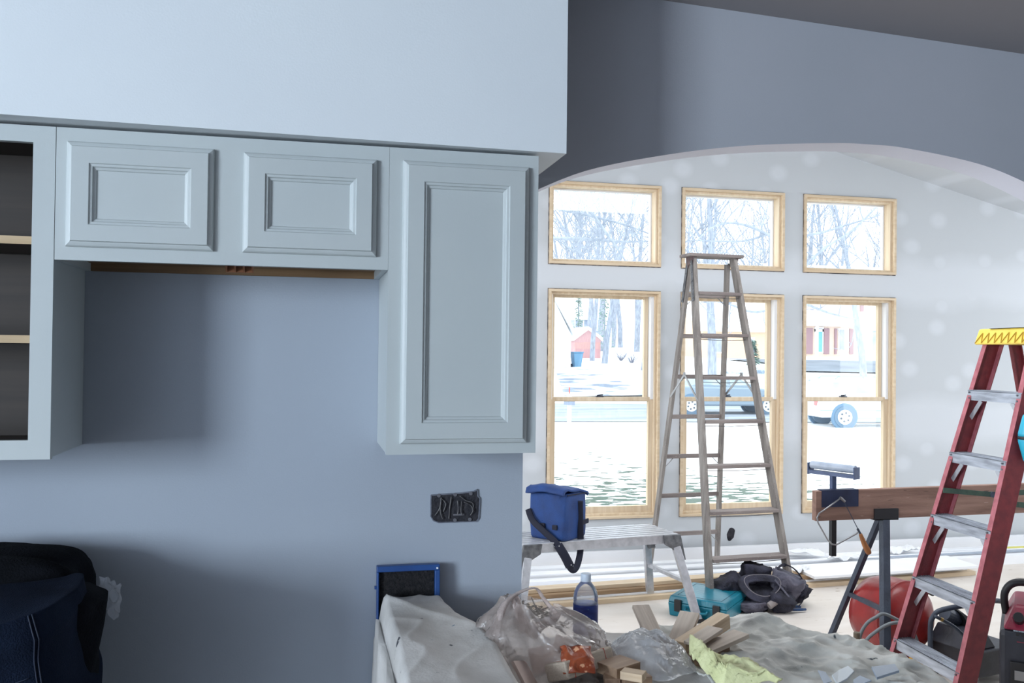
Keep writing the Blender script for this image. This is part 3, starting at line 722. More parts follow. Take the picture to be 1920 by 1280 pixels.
# ------------------------------------------------------------------ red fibreglass step ladder
M_red = mat('red_fibreglass', S(116, 38, 42), S(98, 30, 36), 30, .55, .15, 200)
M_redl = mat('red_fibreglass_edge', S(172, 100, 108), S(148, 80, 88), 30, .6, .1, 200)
M_step = mat('worn_step_aluminium', S(190, 196, 206), S(150, 154, 164), 8, .45, .2, 60, metal=.55, stretch=(1, 6, 6))
t = thing('red_stepladder', 'red fibreglass stepladder with aluminium steps and yellow top at the right edge', 'ladder', (2.10, 1.31, 0), RAD(-94))
H = 1.765; a0, a1, b1 = .262, .165, .50
st = .2945
def chan(p, q, w, dp, s, name, mm):
    """C channel rail: web in the y' direction, flanges point inwards"""
    p, q = Vector(p), Vector(q); m = MB(); d = (q-p).normalized(); a = Vector((0, 1, 0)); a = (a-d*a.dot(d)).normalized(); b = Vector((1, 0, 0))
    b = (b-d*b.dot(d)).normalized()
    th = .005
    def sec(c): return [c-a*w/2-b*s*dp, c-a*w/2, c+a*w/2, c+a*w/2-b*s*dp, c+a*(w/2-th)-b*s*dp, c+a*(w/2-th)-b*s*th, c-a*(w/2-th)-b*s*th, c-a*(w/2-th)-b*s*dp]
    A, B = sec(p), sec(q); n = 8
    m.add(A+B, [tuple(range(n)), tuple(range(2*n-1, n-1, -1))]+[(i, (i+1) % n, n+(i+1) % n, n+i) for i in range(n)])
    return m.build(name, mm, t, bevel=.001)
for s in (-1, 1):
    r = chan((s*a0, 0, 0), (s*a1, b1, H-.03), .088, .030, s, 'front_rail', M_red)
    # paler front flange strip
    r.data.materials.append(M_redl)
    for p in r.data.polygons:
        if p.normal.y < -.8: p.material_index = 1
    r2 = chan((s*(a0+.02), 1.02, 0), (s*(a1+.0), b1+.10, H-.06), .055, .022, s, 'rear_rail', M_red)
    MB().box((s*a0-.03, -.05, 0), (s*a0+.03, .05, .03)).build('foot_pad', M_black, t, bevel=.003)
for k in range(1, 6):
    z = k*st; f = z/H; x = lerp(a0, a1, f)-.004; y = lerp(0, b1, f)
    m = MB().box((-x, y-.045, z-.045), (x, y-.041, z+.002)).box((-x, y-.045, z-.002), (x, y+.045, z+.002)).box((-x, y+.041, z-.03), (x, y+.045, z+.002))
    for j in range(7): m.box((-x, y-.040+j*.0125, z+.002), (x, y-.036+j*.0125, z+.004))
    sp = m.build('step', M_step, t)
    for s in (-1, 1):
        for dz in (-.008, -.034):
            MB().tube([(s*(x-.016), y-.046-.0, z+dz), (s*(x-.016), y-.052, z+dz)], .0045, 8).build('rivet', M_cast, sp)
        if k > 1: MB().beam((s*(x-.002), y-.03, z-.13), (s*(x-.075), y-.03, z-.045), .022, .003, up=(0, 1, 0)).build('brace', M_alu, sp)
for k in range(1, 6):
    z = k*st+.05; f = z/H; MB().beam((-(lerp(a0+.02, a1, f)), lerp(1.02, b1+.1, f), z), ((lerp(a0+.02, a1, f)), lerp(1.02, b1+.1, f), z), .02, .03).build('rear_bar', M_alu, t)
M_yel = mat('yellow_plastic', S(232, 202, 92), S(224, 190, 78), 8, .5, .05, 80)
yc = b1+.04
cap = MB().hexa([(-.21, yc-.115, H-.075), (.21, yc-.115, H-.075), (.21, yc+.14, H-.075), (-.21, yc+.14, H-.075), (-.20, yc-.095, H), (.20, yc-.095, H), (.20, yc+.13, H), (-.20, yc+.13, H)]).build('top_cap', M_yel, t, bevel=.008)
M_yd = mat('yellow_shadow_rib', S(176, 140, 40), None, rough=.6)
MB().box((-.12, yc-.10, H-.001), (.12, yc-.06, H+.0008)).build('tool_slot', M_black, cap)
for j in range(-4, 5):
    s = 1 if j % 2 else -1
    MB().beam((j*.045-.02, yc-.1155-.0, H-.068), (j*.045+.02, yc-.1035, H-.02), .0022, .004, up=(0, 1, 0)).build('rib', M_yd, cap)
    MB().beam((j*.045+.02, yc-.1035, H-.02), (j*.045+.026, yc-.1155, H-.068), .0022, .004, up=(0, 1, 0)).build('rib', M_yd, cap)
for s in (-1, 1):  # side face ribs (face the camera side)
    for j in range(5):
        y_ = yc-.10+j*.05
        MB().beam((s*.2105, y_, H-.068), (s*.204, y_+.022, H-.022), .003, .002).build('rib', M_yd, cap)
        MB().beam((s*.204, y_+.022, H-.022), (s*.2105, y_+.044, H-.068), .003, .002).build('rib', M_yd, cap)
M_grn = mat('green_steel', S(72, 92, 78), S(56, 72, 66), 20, .5, .1, 60, metal=.3)
for s in (-1, 1):
    z = .99
    pf = Vector((s*(lerp(a0, a1, z/H)-.034), lerp(0, b1, z/H)+.02, z)); pr = Vector((s*(lerp(a0+.02, a1, z/H)-.03), lerp(1.02, b1+.1, z/H), z)); md = pf.lerp(pr, .42); md.z -= .012
    MB().beam(pf-Vector((0, .055, -.012)), md, .004, .024).build('spreader_bar', M_grn, t)
    MB().beam(md, pr, .004, .024).build('spreader_bar', M_grn, t)
    MB().tube([md-Vector((.008, 0, 0)), md+Vector((.008, 0, 0))], .014, 12).build('spreader_hinge', M_dark, t)

# teal tool on the second step
p = onz(1931, 866, 4*st+.004)
t = thing('teal_tool', 'bright teal plastic tool with a black band on a step of the red ladder', 'tool', (p.x, p.y, 4*st+.006), .4)
M_teal2 = mat('bright_teal_plastic', S(40, 168, 196), S(34, 152, 180), 8, .4)
MB().lathe([(.0, 0), (.022, 0), (.026, .004), (.046, .085), (.046, .095)], 20).build('lower_shell', M_teal2, t, smooth=True, bevel=.001)
MB().lathe([(.048, .095), (.048, .108)], 20).build('black_band', M_black, t, smooth=True)
MB().lathe([(.046, .108), (.046, .12), (.03, .19), (.026, .20), (.0, .20)], 20).build('upper_shell', M_teal2, t, smooth=True)

# ------------------------------------------------------------------ saw horse beam
M_beam = mat('sawhorse_beam_wood', S(150, 118, 104), S(122, 92, 80), 2, .7, .2, 20, stretch=(1.2, 14, 14), spots=[(9, .70, .72, S(70, 50, 44)), (14, .72, .75, S(196, 176, 166))], world=True)
t = thing('sawhorse', 'sawhorse of one brown plank on dark folding metal legs near the right window', 'sawhorse', (0, 0, 0))
MB().hexa([(1.987, 1.95, .779), (4.05, 1.95, .792), (4.05, 1.988, .792), (1.987, 1.988, .779), (1.987, 1.95, .932), (4.05, 1.95, .952), (4.05, 1.988, .952), (1.987, 1.988, .932)]).build('beam', M_beam, t, bevel=.002)
pl = at(1541, 921, 1.948); pr_ = at(1609, 950, 1.948)
MB().box((pl.x, 1.945, pr_.z+.003), (pr_.x, 1.95, .9335)).box((pl.x, 1.9449, .9335), (pr_.x, 1.993, .9375)).build('steel_plate', mat('navy_painted_steel', S(24, 32, 58), S(34, 44, 74), 14, .55), t)
for xb in (2.39, 3.72):
    s = -1 if xb < 3 else 1
    lp = MB().box((xb-.07, 1.935, .775), (xb+.07, 2.003, .782)).box((xb-.07, 1.935, .775), (xb+.07, 1.9485, .835)).box((xb-.07, 1.9895, .775), (xb+.07, 2.003, .835)).build('leg_bracket', M_black, t, bevel=.002)
    for (dy, fx, fy) in ((1, .14, .31), (-1, .17, -.27)):
        top = Vector((xb+s*.0+.0, 1.969+dy*.012, .78)); ft = Vector((xb+s*fx, 1.969+fy, 0.0))
        if dy > 0: top.x -= .01
        d = (ft-top).normalized()
        MB().beam(top, ft, .030 if dy > 0 else .040, .026 if dy > 0 else .040, up=(1, 0, 0)).build('leg', M_dark, t, bevel=.002)
    A = Vector((xb+s*.14, 1.969+.31, 0)).lerp(Vector((xb-.01, 1.981, .78)), .44); B = Vector((xb+s*.17, 1.969-.27, 0)).lerp(Vector((xb, 1.957, .78)), .44)
    MB().beam(A, B, .02, .022).build('leg_brace', M_dark, t)
    MB().tube([(A+B)/2+Vector((0, -.014, 0)), (A+B)/2+Vector((0, -.02, 0))], .004, 8).build('rivet', M_black, t)
# roller head fixed behind the plank
px_ = at(1562, 900, 2.002)
t = thing('roller_stand_head', 'grey roller head on a blue steel post clamped behind the sawhorse plank', 'roller', (px_.x, 2.002, 0))
M_bs = mat('blue_grey_steel', S(88, 102, 134), S(70, 84, 116), 14, .5, .1, 60)
MB().box((-.013, -.013, .60), (.013, .013, 1.005)).build('post', M_bs, t, bevel=.002)
MB().box((-.014, -.014, .585), (.014, .014, .80)).build('post_sleeve', M_black, t, bevel=.002)
dirv = Vector((.42, -.91, 0)).normalized(); L = .135
a = Vector((0, 0, 1.012))-dirv*L; b = Vector((0, 0, 1.012))+dirv*L
MB().beam(a, b, .05, .018).build('channel', M_bs, t, bevel=.002)
for e in (a, b): MB().beam(e-dirv*.003, e+dirv*.003, .056, .062).build('end_plate', M_bs, t, bevel=.002).location.z = .018
MB().tube([a+dirv*.006+Vector((0, 0, .036)), b-dirv*.006+Vector((0, 0, .036))], .021, 20).build('roller', mat('roller_grey', S(176, 186, 200), S(150, 160, 176), 12, .4), t, smooth=False, bevel=.001)

# coping saw hung on the plank
Y = 1.925
P_ = lambda x, y: at(x, y, Y)
o0 = P_(1580, 934)
t = thing('coping_saw', 'coping saw with wire frame and wooden handle hanging on the sawhorse plank', 'saw', o0)
q = lambda x, y: P_(x, y)-o0
MB().tube([q(1577, 933), q(1545, 956), q(1536, 962), q(1532, 970), q(1534, 980), q(1552, 1012), q(1560, 1020), q(1568, 1021), q(1606, 1000), q(1611, 996)], .0042, 8, flat=1).build('frame', M_steel, t, smooth=True)
MB().beam(q(1581, 937), q(1610, 994), .001, .004, up=(1, 0, 0)).build('blade', M_dark, t)
MB().tube([q(1575, 932), q(1584, 940)], .007, 8).tube([Vector((0, 0, 0)), Vector((0, .022, 0))], .004, 8).build('pin', M_steel, t)
hh = [q(1608, 991), q(1613, 1000), q(1616, 1008), q(1622, 1022), q(1628, 1034), q(1630, 1039)]
MB().tube(hh[:2], .006, 10).build('ferrule', M_dark, t)
MB().tube(spline(hh[1:], 5), [.007, .0085, .0095, .010, .0105, .011, .012, .0125, .013, .0135, .0145, .015, .0155, .0155, .0155, .015, .014, .013, .011, .008, .004], 14).build('handle', wood('handle_wood', S(164, 106, 58), S(134, 82, 44), 'z'), t, smooth=True)

# ------------------------------------------------------------------ platform bench
ang = RAD(8.2)
t = thing('platform_bench', 'folding aluminium work platform with ribbed top carrying the blue bag', 'bench', (.66, 2.855, 0), ang)
BL, BW, BZ = 1.03, .34, .52
for k in range(7):
    y = .012+k*(BW-.024)/6
    MB().box((0, y-.018, BZ-.010), (BL, y+.018, BZ)).build('slat', M_alu, t, bevel=.0025)
MB().box((0, -.004, BZ-.055), (BL, .003, BZ-.004)).box((0, BW-.003, BZ-.055), (BL, BW+.004, BZ-.004)).build('side_rail', M_alu, t)
for sx, xx in ((-1, 0), (1, BL)):
    for sy, yy in ((-1, 0), (1, BW)):
        top = Vector((xx-sx*.03, yy, BZ-.03)); ft = Vector((xx+sx*.075, yy+sy*.125, .0))
        MB().beam(top, ft, .05, .028, up=(0, 1, 0)).build('leg', M_alu, t, bevel=.003)
        MB().prism([(xx-sx*.11, BZ-.002), (xx+sx*.006, BZ-.002), (xx+sx*.045, BZ-.16), (xx-sx*.005, BZ-.165), (xx-sx*.045, BZ-.09), (xx-sx*.10, BZ-.06)], yy+sy*.006, yy+sy*.026, 'y').build('corner_bracket', M_cast, t, bevel=.003)
        MB().box((ft.x-.03, ft.y-.022, 0), (ft.x+.03, ft.y+.022, .022)).build('rubber_foot', M_black, t, bevel=.003)
    k = .52; A = Vector((xx-sx*.03, 0, BZ-.03)).lerp(Vector((xx+sx*.075, -.125, 0)), k); B = Vector((xx-sx*.03, BW, BZ-.03)).lerp(Vector((xx+sx*.075, BW+.125, 0)), k)
    MB().beam(A, B, .028, .022).build('crossbar', M_alu, t, bevel=.002)

# blue cooler bag
M_bag = mat('blue_nylon', S(20, 66, 132), S(16, 52, 110), 10, .6, .5, 260)
M_web = mat('navy_webbing', S(20, 24, 44), None, rough=.8)
bpz = .522
c = (onz(990, 1003, bpz)+onz(1103, 1007, bpz))/2
t = thing('cooler_bag', 'blue soft cooler bag with dark shoulder strap standing on the bench', 'bag', (c.x, c.y+.005, bpz), RAD(42))
def bagbox(sx, sy, h, z0=0.):
    def fn(u, v):
        a = 2*pi*u+pi/4; pw = .28
        sg = lambda c: math.copysign(abs(c)**pw, c)
        k = 1+.035*sin(v*pi)+.03*N3((cos(a)*1.2, sin(a)*1.2, v*2), 1.6, 4)
        e = 1.0 if .03 < v < .97 else .96
        return (sx*sg(cos(a))*k*e, sy*sg(sin(a))*k*e, z0+h*v+.012*N3((cos(a), sin(a), 0), 2, 2)*v)
    return fn
m = MB().grid(64, 24, bagbox(.128, .130, .275), closeu=True); m.f.append(tuple(range(63, -1, -1))); m.f.append(tuple(23*64+k for k in range(64)))
m.build('bag_body', M_bag, t, smooth=True)
def lid(u, v):
    x = (u-.5)*.262; y = (v-.5)*.27
    lift = .035*sm((.5-u)*1.6)-.02*sm((u-.6)*2)
    sag = -.045*sm((.12-u)/.12)-.018*sm((u-.95)/.05)
    if u < .12: x = -.131-.018*sin((.12-u)/.12*pi/2)
    return (x, y, .283+lift+sag+.014*N3((u*2, v*2, 0), 1.3, 6)+.012*(1-(2*v-1)**2))
MB().grid(26, 20, lid).build('lid_flap', M_bag, t, smooth=True, solid=.014)
MB().tube([(-.11, -.132, .27), (0, -.137, .268), (.12, -.132, .262)], .0035, 6).build('zip', M_web, t)
for (x, y, z) in ((-.138, -.065, .080), (-.138, .02, .082)):
    MB().box((x-.006, y-.016, z-.014), (x+.008, y+.016, z+.014)).build('loop_patch', M_web, t, bevel=.002)
MB().beam((.045, -.139, .088), (.128, -.136, .092), .008, .026).build('side_webbing', M_web, t)
def webs(pts, w=.019): return MB().tube(spline(pts, 7), w, 8, flat=.16, up=(.874, .478, 0)).build('shoulder_strap', M_web, t, smooth=True)
webs([(.02, -.140, .225), (.02, -.145, .10), (.018, -.150, .0), (.0, -.158, -.08), (-.045, -.165, -.145), (-.09, -.165, -.165), (-.125, -.155, -.13), (-.145, -.13, -.06), (-.155, -.08, .0), (-.160, 0, .055), (-.158, .08, .11), (-.145, .12, .17)])
pad = MB().tube(spline([(-.115, -.160, -.14), (-.142, -.138, -.075), (-.155, -.10, -.015)], 5), .027, 8, flat=.3, up=(.874, .478, 0)).build('strap_pad', M_web, t, smooth=True)
for e in ((-.117, -.168, -.128), (-.158, -.110, -.02)): MB().tube([e, Vector(e)+Vector((0, -.004, 0))], .005, 8).build('ring', M_steel, t)

# ------------------------------------------------------------------ teal tool case
A, B, C_ = onz(1252, 1153), onz(1362, 1172), onz(1393, 1140)
ux = (B-A); lx = ux.length; ux.normalize(); uy = Vector((-ux.y, ux.x, 0)); ly = abs((C_-B).dot(uy))
t = thing('tool_case', 'teal plastic power-tool case with black latches on the floor beside the bench leg', 'tool case', (A.x, A.y, 0), math.atan2(ux.y, ux.x))
M_teal = mat('teal_plastic', S(22, 124, 146), S(18, 110, 130), 6, .28, .1, 60)
ch = .125
MB().hexa([(.008, .008, 0), (lx-.008, .008, 0), (lx-.008, ly-.008, 0), (.008, ly-.008, 0), (0, 0, ch*.68), (lx, 0, ch*.68), (lx, ly, ch*.68), (0, ly, ch*.68)]).build('case_base', M_teal, t, bevel=.006)
lidm = MB().hexa([(0, 0, ch*.69), (lx, 0, ch*.69), (lx, ly, ch*.69), (0, ly, ch*.69), (.012, .012, ch), (lx-.012, .012, ch), (lx-.012, ly-.012, ch), (.012, ly-.012, ch)]).build('case_lid', M_teal, t, bevel=.006)
frame(0, 0, 0, 0, 0, 0, 0, 'x', M_teal, t) if False else None
m = MB(); i0, i1 = .045, .049
for (a, b) in (((i0, i0), (lx-i0, i1)), ((i0, ly-i1), (lx-i0, ly-i0)), ((i0, i1), (i1, ly-i1)), ((lx-i1, i1), (lx-i0, ly-i1))):
    m.box((a[0], a[1], ch-.001), (b[0], b[1], ch+.0008))
m.build('lid_groove', mat('teal_dark', S(8, 62, 76)), lidm)
for xx in (.045, lx-.085):
    MB().box((xx, -.012, ch*.28), (xx+.045, .004, ch*.86)).build('latch', M_black, t, bevel=.003)
MB().tube(spline([(.12, -.006, ch*.5), (.125, -.022, ch*.42), (lx/2, -.024, ch*.40), (lx-.125, -.022, ch*.42), (lx-.12, -.006, ch*.5)], 5), .008, 8).build('handle', M_teal, t, smooth=True)

# ------------------------------------------------------------------ tool belt
M_lea = mat('black_suede', S(34, 34, 44), S(62, 62, 78), 14, .9, .5, 120)
M_lea2 = mat('grey_suede', S(112, 110, 124), S(78, 78, 92), 14, .9, .5, 120)
M_edge = mat('suede_edge', S(120, 116, 122), None, rough=.8)
tb = (onz(1400, 1147)+onz(1500, 1150))/2
t = thing('tool_belt', 'heaped dark suede tool belt with pouches on the floor behind the teal case', 'tool belt', (tb.x, tb.y+.12, 0), RAD(-8))
def pouch(c, rx, ry, h, seed, tilt, mm, open_=True, rz=0):
    def fn(u, v):
        a = 2*pi*u; d = Vector((cos(a), sin(a), v*1.4))
        k = 1+.16*N3(d, 1.5, seed)+.20*(ridged((d.x+d.z, d.y), 1.9, seed)-.4)+.10*(ridged((d.x-d.z, d.y+d.z), 3.6, seed+3)-.4)
        s_ = .55+.45*sm(v*1.5)
        return Vector((rx*k*s_*cos(a), ry*k*s_*sin(a), h*v*(1+.18*N3((cos(a), sin(a), 0), 2, seed))))
    m = MB().grid(40, 16, fn, closeu=True); m.f.append(tuple(range(39, -1, -1)))
    if not open_: m.f.append(tuple(15*40+k for k in range(40)))
    o = m.build('pouch', mm, t, smooth=True, solid=.004); o.location = c; o.rotation_euler = (tilt[0], tilt[1], rz)
    if open_: MB().tube([fn(k/24, 1) for k in range(25)], .0032, 6, caps=False).build('rim', M_edge, o, smooth=True)
    return o
pouch((-.16, .06, .01), .09, .08, .19, 2, (.2, -.5), M_lea, False)
pouch((-.06, .12, .02), .10, .07, .23, 5, (.1, .25), M_lea, False)
pouch((-.03, -.02, .015), .105, .09, .10, 7, (.45, -.15), M_lea, False)
pouch((.10, .02, .01), .10, .09, .21, 9, (.15, .35), M_lea2, False)
pouch((.17, .06, .01), .08, .09, .17, 12, (.1, .55), M_lea, False)
pouch((.05, -.10, .01), .08, .05, .11, 14, (.5, .3), M_lea, False)
pouch((-.10, -.10, .0), .10, .055, .075, 16, (.1, -.1), M_lea2, False)
def band(pts, w, mm, name, up): return MB().tube(spline(pts, 6), w, 8, flat=.13, up=up).build(name, mm, t, smooth=True)
ring = [(-.045+.118*cos(a)*1.0, -.075+.055*sin(a), .155+.055*sin(a)+.012*cos(a*2)) for a in [2*pi*k/16 for k in range(17)]]
band(ring, .034, M_lea, 'belt_loop', (0, -.55, .85))
MB().tube([Vector(p)+Vector((0, -.018, .024)) for p in spline(ring, 4)], .003, 5, caps=False).build('belt_edge', M_edge, t, smooth=True)
band([(.07, .03, .20), (.12, .02, .265), (.19, .01, .255), (.245, -.01, .19), (.26, -.03, .11), (.235, -.05, .05), (.20, -.06, .02)], .013, M_lea, 'belt_strap', (1, 0, 0))
MB().tube([(-.03, -.165, .055), (.03, -.15, .088)], .022, 14).build('tape_holder', mat('pale_suede', S(150, 142, 140), None, rough=.8), t, bevel=.002)
MB().tube([(.04, -.08, .20), (.10, -.12, .12), (.15, -.15, .055)], [.010, .014, .016], 8, flat=.4).build('hammer_loop', M_lea2, t, smooth=True)
pp = onz(1470, 1147)
t = thing('pliers', 'pair of blue-handled pliers sticking out of the tool belt onto the floor', 'pliers', (pp.x, pp.y, .012))
M_hb = mat('blue_grip', S(26, 60, 104), None, rough=.45)
for s in (-1, 1):
    MB().tube(spline([(0, s*.006, .012), (.04, s*.032, .010), (.09, s*.036, .008), (.135, s*.030, .006)], 5), [.006]+[.009]*12+[.008]*3, 8).build('grip', M_hb, t, smooth=True)
MB().tube([(-.05, 0, .02), (-.02, 0, .016), (0, 0, .012)], [.004, .010, .011], 8, flat=.6).build('jaw', M_dark, t, smooth=True)

# ------------------------------------------------------------------ boards and trims on the floor along the window wall
def fy(x, base): return base+.080*(x-.85)
nb = 0
def board(x0, x1, yoff, z, w, h, mm, label, yaw=.080, name='trim_board', cat='board', group='trim boards stacked along the window wall'):
    y0, y1 = yoff, yoff+yaw*(x1-x0)
    m = MB(); c = [(x0, y0, z), (x1, y1, z), (x1, y1+w, z), (x0, y0+w, z)]
    m.hexa([*c, *[(a, b, z+h) for a, b, _ in c]])
    return put(m.build(name, mm, None, bevel=.0015), label, cat, group)
# front wooden strips, three layers stepped back
board(.35, 4.34, 3.30, 0, .12, .030, M_pine, 'nearest unpainted pine strip lying flat on the floor, lowest of the front stack')
board(.35, 4.30, 3.345, .031, .10, .012, M_white, 'white primed strip sandwiched between the two front pine strips')
board(.35, 4.22, 3.36, .044, .11, .026, M_pinedark, 'darker pine strip lying on the white strip of the front stack')
board(.35, 2.86, 3.40, .071, .10, .024, M_pine, 'topmost short pine strip of the front stack behind the tool belt')
board(2.9, 4.30, 3.46, .071, .34, .020, M_white, 'wide white primed board on the front stack right of the sawhorse leg', yaw=.06)
labs = ['second', 'third', 'fourth', 'fifth', 'sixth', 'seventh', 'eighth', 'ninth', 'tenth']
yy = 3.50; k = 0
hs = [.060, .040, .070, .048, .066, .046, .060, .04]
ws = [.085, .10, .085, .11, .09, .10, .09, .08]
x1s = [3.0, 3.4, 6.4, 5.6, 6.6, 6.1, 6.7, 6.8]; yws = [.07, .06, .035, .03, .02, .015, .01, .0]
x0s = [.4, .3, .3, .5, .3, .45, .3, .3]
y_ = 3.50
for k in range(8):
    board(x0s[k], x1s[k], y_+.012, 0, ws[k]-.012, hs[k], M_white, 'white primed trim board on the floor, %s row back from the front pine strips' % labs[k][:], yaw=yws[k] if k < 7 else 0)
    y_ += ws[k]+.010
# profile lip boards stacked over the back rows
board(.5, 2.9, 3.56, .061, .035, .012, M_white, 'narrow white moulding lying on the second row of trim boards', yaw=.07)
board(.3, 6.5, 3.86, .072, .03, .010, M_white, 'narrow white moulding lying on the middle trim boards', yaw=.035)
board(.3, 6.7, 4.40, .0, .045, .105, M_white, 'tall white baseboard standing against the window wall', yaw=0)
board(3.4, 6.6, 3.98, .067, .06, .014, mat('grey_blue_strip', S(176, 186, 200), None, rough=.6), 'grey blue strip lying among the white trim boards at the right', yaw=.01)
o = board(4.9, 5.5, 4.10, .071, .02, .012, mat('yellow_tape', S(226, 220, 120), None, rough=.6), 'short yellow taped strip on the white boards behind the red ladder', yaw=.01)
# crumpled foam wrap on the boards
M_wrap = mat('white_foam_wrap', S(240, 242, 246), None, rough=.6, bump=.4, bscale=30)
for k, (x, y, s) in enumerate([(1502, 1040, .16), (1585, 1050, .12), (1690, 1035, .16), (1498, 1072, .10)]):
    p = onz(x, y, .075)
    def wf(u, v, s=s, k=k):
        return ((u-.5)*s*2*(1+.2*N3((v*3, k, 0))), (v-.5)*s*.9, .008+.030*max(0, ridged((u+k, v), 2.6, k+2)))
    o = MB().grid(22, 14, wf).build('foam_wrap', M_wrap, None, smooth=True, solid=.002); o.location = (p.x, p.y, .078); o.rotation_euler = (0, 0, .3*k-.3)
    put(o, ['crumpled white foam wrap on the boards right of the wooden ladder', 'crumpled white foam wrap on the boards under the roller post', 'crumpled white foam wrap on the boards right of the sawhorse leg', 'small flat white wrap scrap above the tool belt strap'][k], 'foam wrap', 'foam wrap scraps')

# ------------------------------------------------------------------ compressor with red tank
def w2l(p): return (Matrix.Translation((2.50, 1.93, 0)) @ Matrix.Rotation(RAD(12), 4, 'Z')).inverted() @ Vector(p)
M_tank = mat('red_tank_paint', S(150, 40, 38), S(120, 30, 32), 7, .32, .1, 40, spots=[(14, .70, .73, S(60, 44, 44))])
t = thing('air_compressor', 'air compressor with round red tank and black motor housing behind the red ladder', 'compressor', (2.50, 1.93, 0), RAD(12))
Mx = Matrix.Rotation(-pi/2, 3, 'X')
prof = [(.0, -.10), (.06, -.094), (.13, -.07), (.175, -.03), (.193, .0), (.195, .03), (.195, .16), (.175, .22), (.1, .26), (0, .27)]
tk = MB().lathe(prof, 40, Mx, (0, 0, .255)).build('tank', M_tank, t, smooth=True)
MB().lathe([(.196, .0), (.199, .004), (.199, .012), (.196, .016)], 40, Mx, (0, 0, .255)).build('weld_rim', M_tank, tk, smooth=True)
for xx in (-.12, .12): MB().beam((xx, .06, .10), (xx*1.25, .06, 0), .04, .02).build('tank_foot', M_black, t)
M_hous = mat('black_housing', S(40, 42, 50), S(54, 56, 66), 9, .4, .1, 60)
MB().hexa([(.10, -.34, .04), (.42, -.34, .04), (.42, -.06, .04), (.10, -.06, .04), (.10, -.34, .17), (.42, -.34, .17), (.42, -.06, .17), (.10, -.06, .17)]).build('motor_base', M_hous, t, bevel=.008)
MB().hexa([(.06, -.32, .17), (.27, -.32, .17), (.27, -.09, .17), (.06, -.09, .17), (.09, -.29, .265), (.22, -.29, .265), (.22, -.12, .265), (.09, -.12, .265)]).build('motor_shroud', M_hous, t, bevel=.006)
m = MB()
for k in range(9): m.lathe([(.062, -.006), (.062, .003), (.05, .004), (.05, .010)], 20, Matrix.Rotation(RAD(70), 3, 'Y'), (w2l((2.69, 1.78, .29))+Vector((.013*k, 0, -.008*k))))
m.build('finned_cylinder', M_black, t)
MB().tube([w2l((2.60, 1.76, .33)), w2l((2.69, 1.78, .29))], .035, 16).build('pump_head', M_dark, t, bevel=.003)
MB().tube(spline([w2l(p) for p in [(2.413, 1.62, .03), (2.410, 1.62, .30), (2.425, 1.62, .360), (2.48, 1.62, .393), (2.683, 1.62, .413), (2.80, 1.64, .415), (2.86, 1.65, .395), (2.885, 1.66, .34), (2.89, 1.665, .03)]], 6), .0125, 10).build('frame_handle', M_dark, t, smooth=True)
MB().tube(spline([(-.02, -.02, .42), (.06, -.02, .42), (.14, .0, .40), (.2, .0, .37)], 5), [.012]*8+[.016]*8, 10).build('grip_handle', M_black, t, smooth=True)
MB().tube(spline([w2l(p) for p in [(2.42, 1.6, .369), (2.446, 1.6, .357), (2.53, 1.6, .311), (2.606, 1.6, .242), (2.661, 1.6, .181)]], 6), .0085, 8).build('rubber_hose', M_dark, t, smooth=True)
MB().tube([w2l((2.448, 1.6, .356)), w2l((2.462, 1.6, .350))], .0095, 10).build('brass_fitting', mat('brass', S(170, 140, 80), None, metal=.8, rough=.4), t)
# grey air hose
M_hose = mat('grey_hose', S(112, 118, 122), None, rough=.55)
hp = [onz(1612, 1215, .02), onz(1620, 1185, .06), onz(1640, 1163, .09), onz(1668, 1150, .12)]
o = MB().tube(spline([at(1606, 1245, 1.78), at(1612, 1195, 1.78), at(1624, 1170, 1.77), at(1642, 1157, 1.76), at(1660, 1151, 1.77), (2.41, 1.80, .27), (2.45, 1.86, .26)], 8), .0085, 8).tube(spline([at(1606, 1250, 1.72), at(1622, 1204, 1.70), at(1645, 1182, 1.68), at(1672, 1168, 1.66), at(1698, 1170, 1.66), at(1715, 1190, 1.68), (2.45, 1.70, .08), (2.50, 1.74, .06)], 8), .0085, 8).build('air_hose', M_hose, None, smooth=True)
put(o, 'grey rubber hose looping in front of the red tank', 'hose')

# generator at the right edge
t = thing('portable_generator', 'black portable machine with maroon top and carry handle at the lower right edge', 'generator', (2.775, 1.262, 0), RAD(-42.6))
t.scale = (1.1, 1.1, 1.2)
M_mar = mat('maroon_plastic', S(140, 36, 62), S(120, 28, 52), 9, .4)
MB().box((-.19, -.19, .02), (.22, .21, .34)).build('body', mat('black_ribbed_body', S(30, 33, 42), S(44, 46, 56), 9, .5, .2, 40), t, bevel=.02)
MB().hexa([(-.18, -.185, .34), (.2, -.185, .34), (.2, .2, .34), (-.18, .2, .34), (-.14, -.10, .42), (.18, -.10, .42), (.18, .17, .42), (-.14, .17, .42)]).build('top_cover', M_mar, t, bevel=.012)
MB().hexa([(-.13, -.192, .30), (.06, -.192, .30), (.06, -.17, .30), (-.13, -.17, .30), (-.15, -.150, .385), (.10, -.150, .385), (.10, -.13, .385), (-.15, -.13, .385)]).build('front_bezel', M_mar, t, bevel=.004)
lp = MB().hexa([(-.14, -.190, .310), (-.05, -.190, .310), (-.05, -.186, .310), (-.14, -.186, .310), (-.14, -.172, .350), (-.05, -.172, .350), (-.05, -.168, .350), (-.14, -.168, .350)]).build('rating_label', mat('label_silver', S(176, 190, 200), S(96, 106, 120), 60, .4, stretch=(3, 1, 1)), t)
for k in range(4): MB().box((-.130+.018*k, -.1885, .318), (-.119+.018*k, -.180, .336)).build('label_mark', M_black, lp)
MB().tube([(-.12, -.150, .375), (-.122, -.178, .392)], .020, 14).build('knob', M_black, t, bevel=.002)
MB().box((-.15, -.205, .12), (-.08, -.188, .23)).build('latch', M_black, t, bevel=.003)
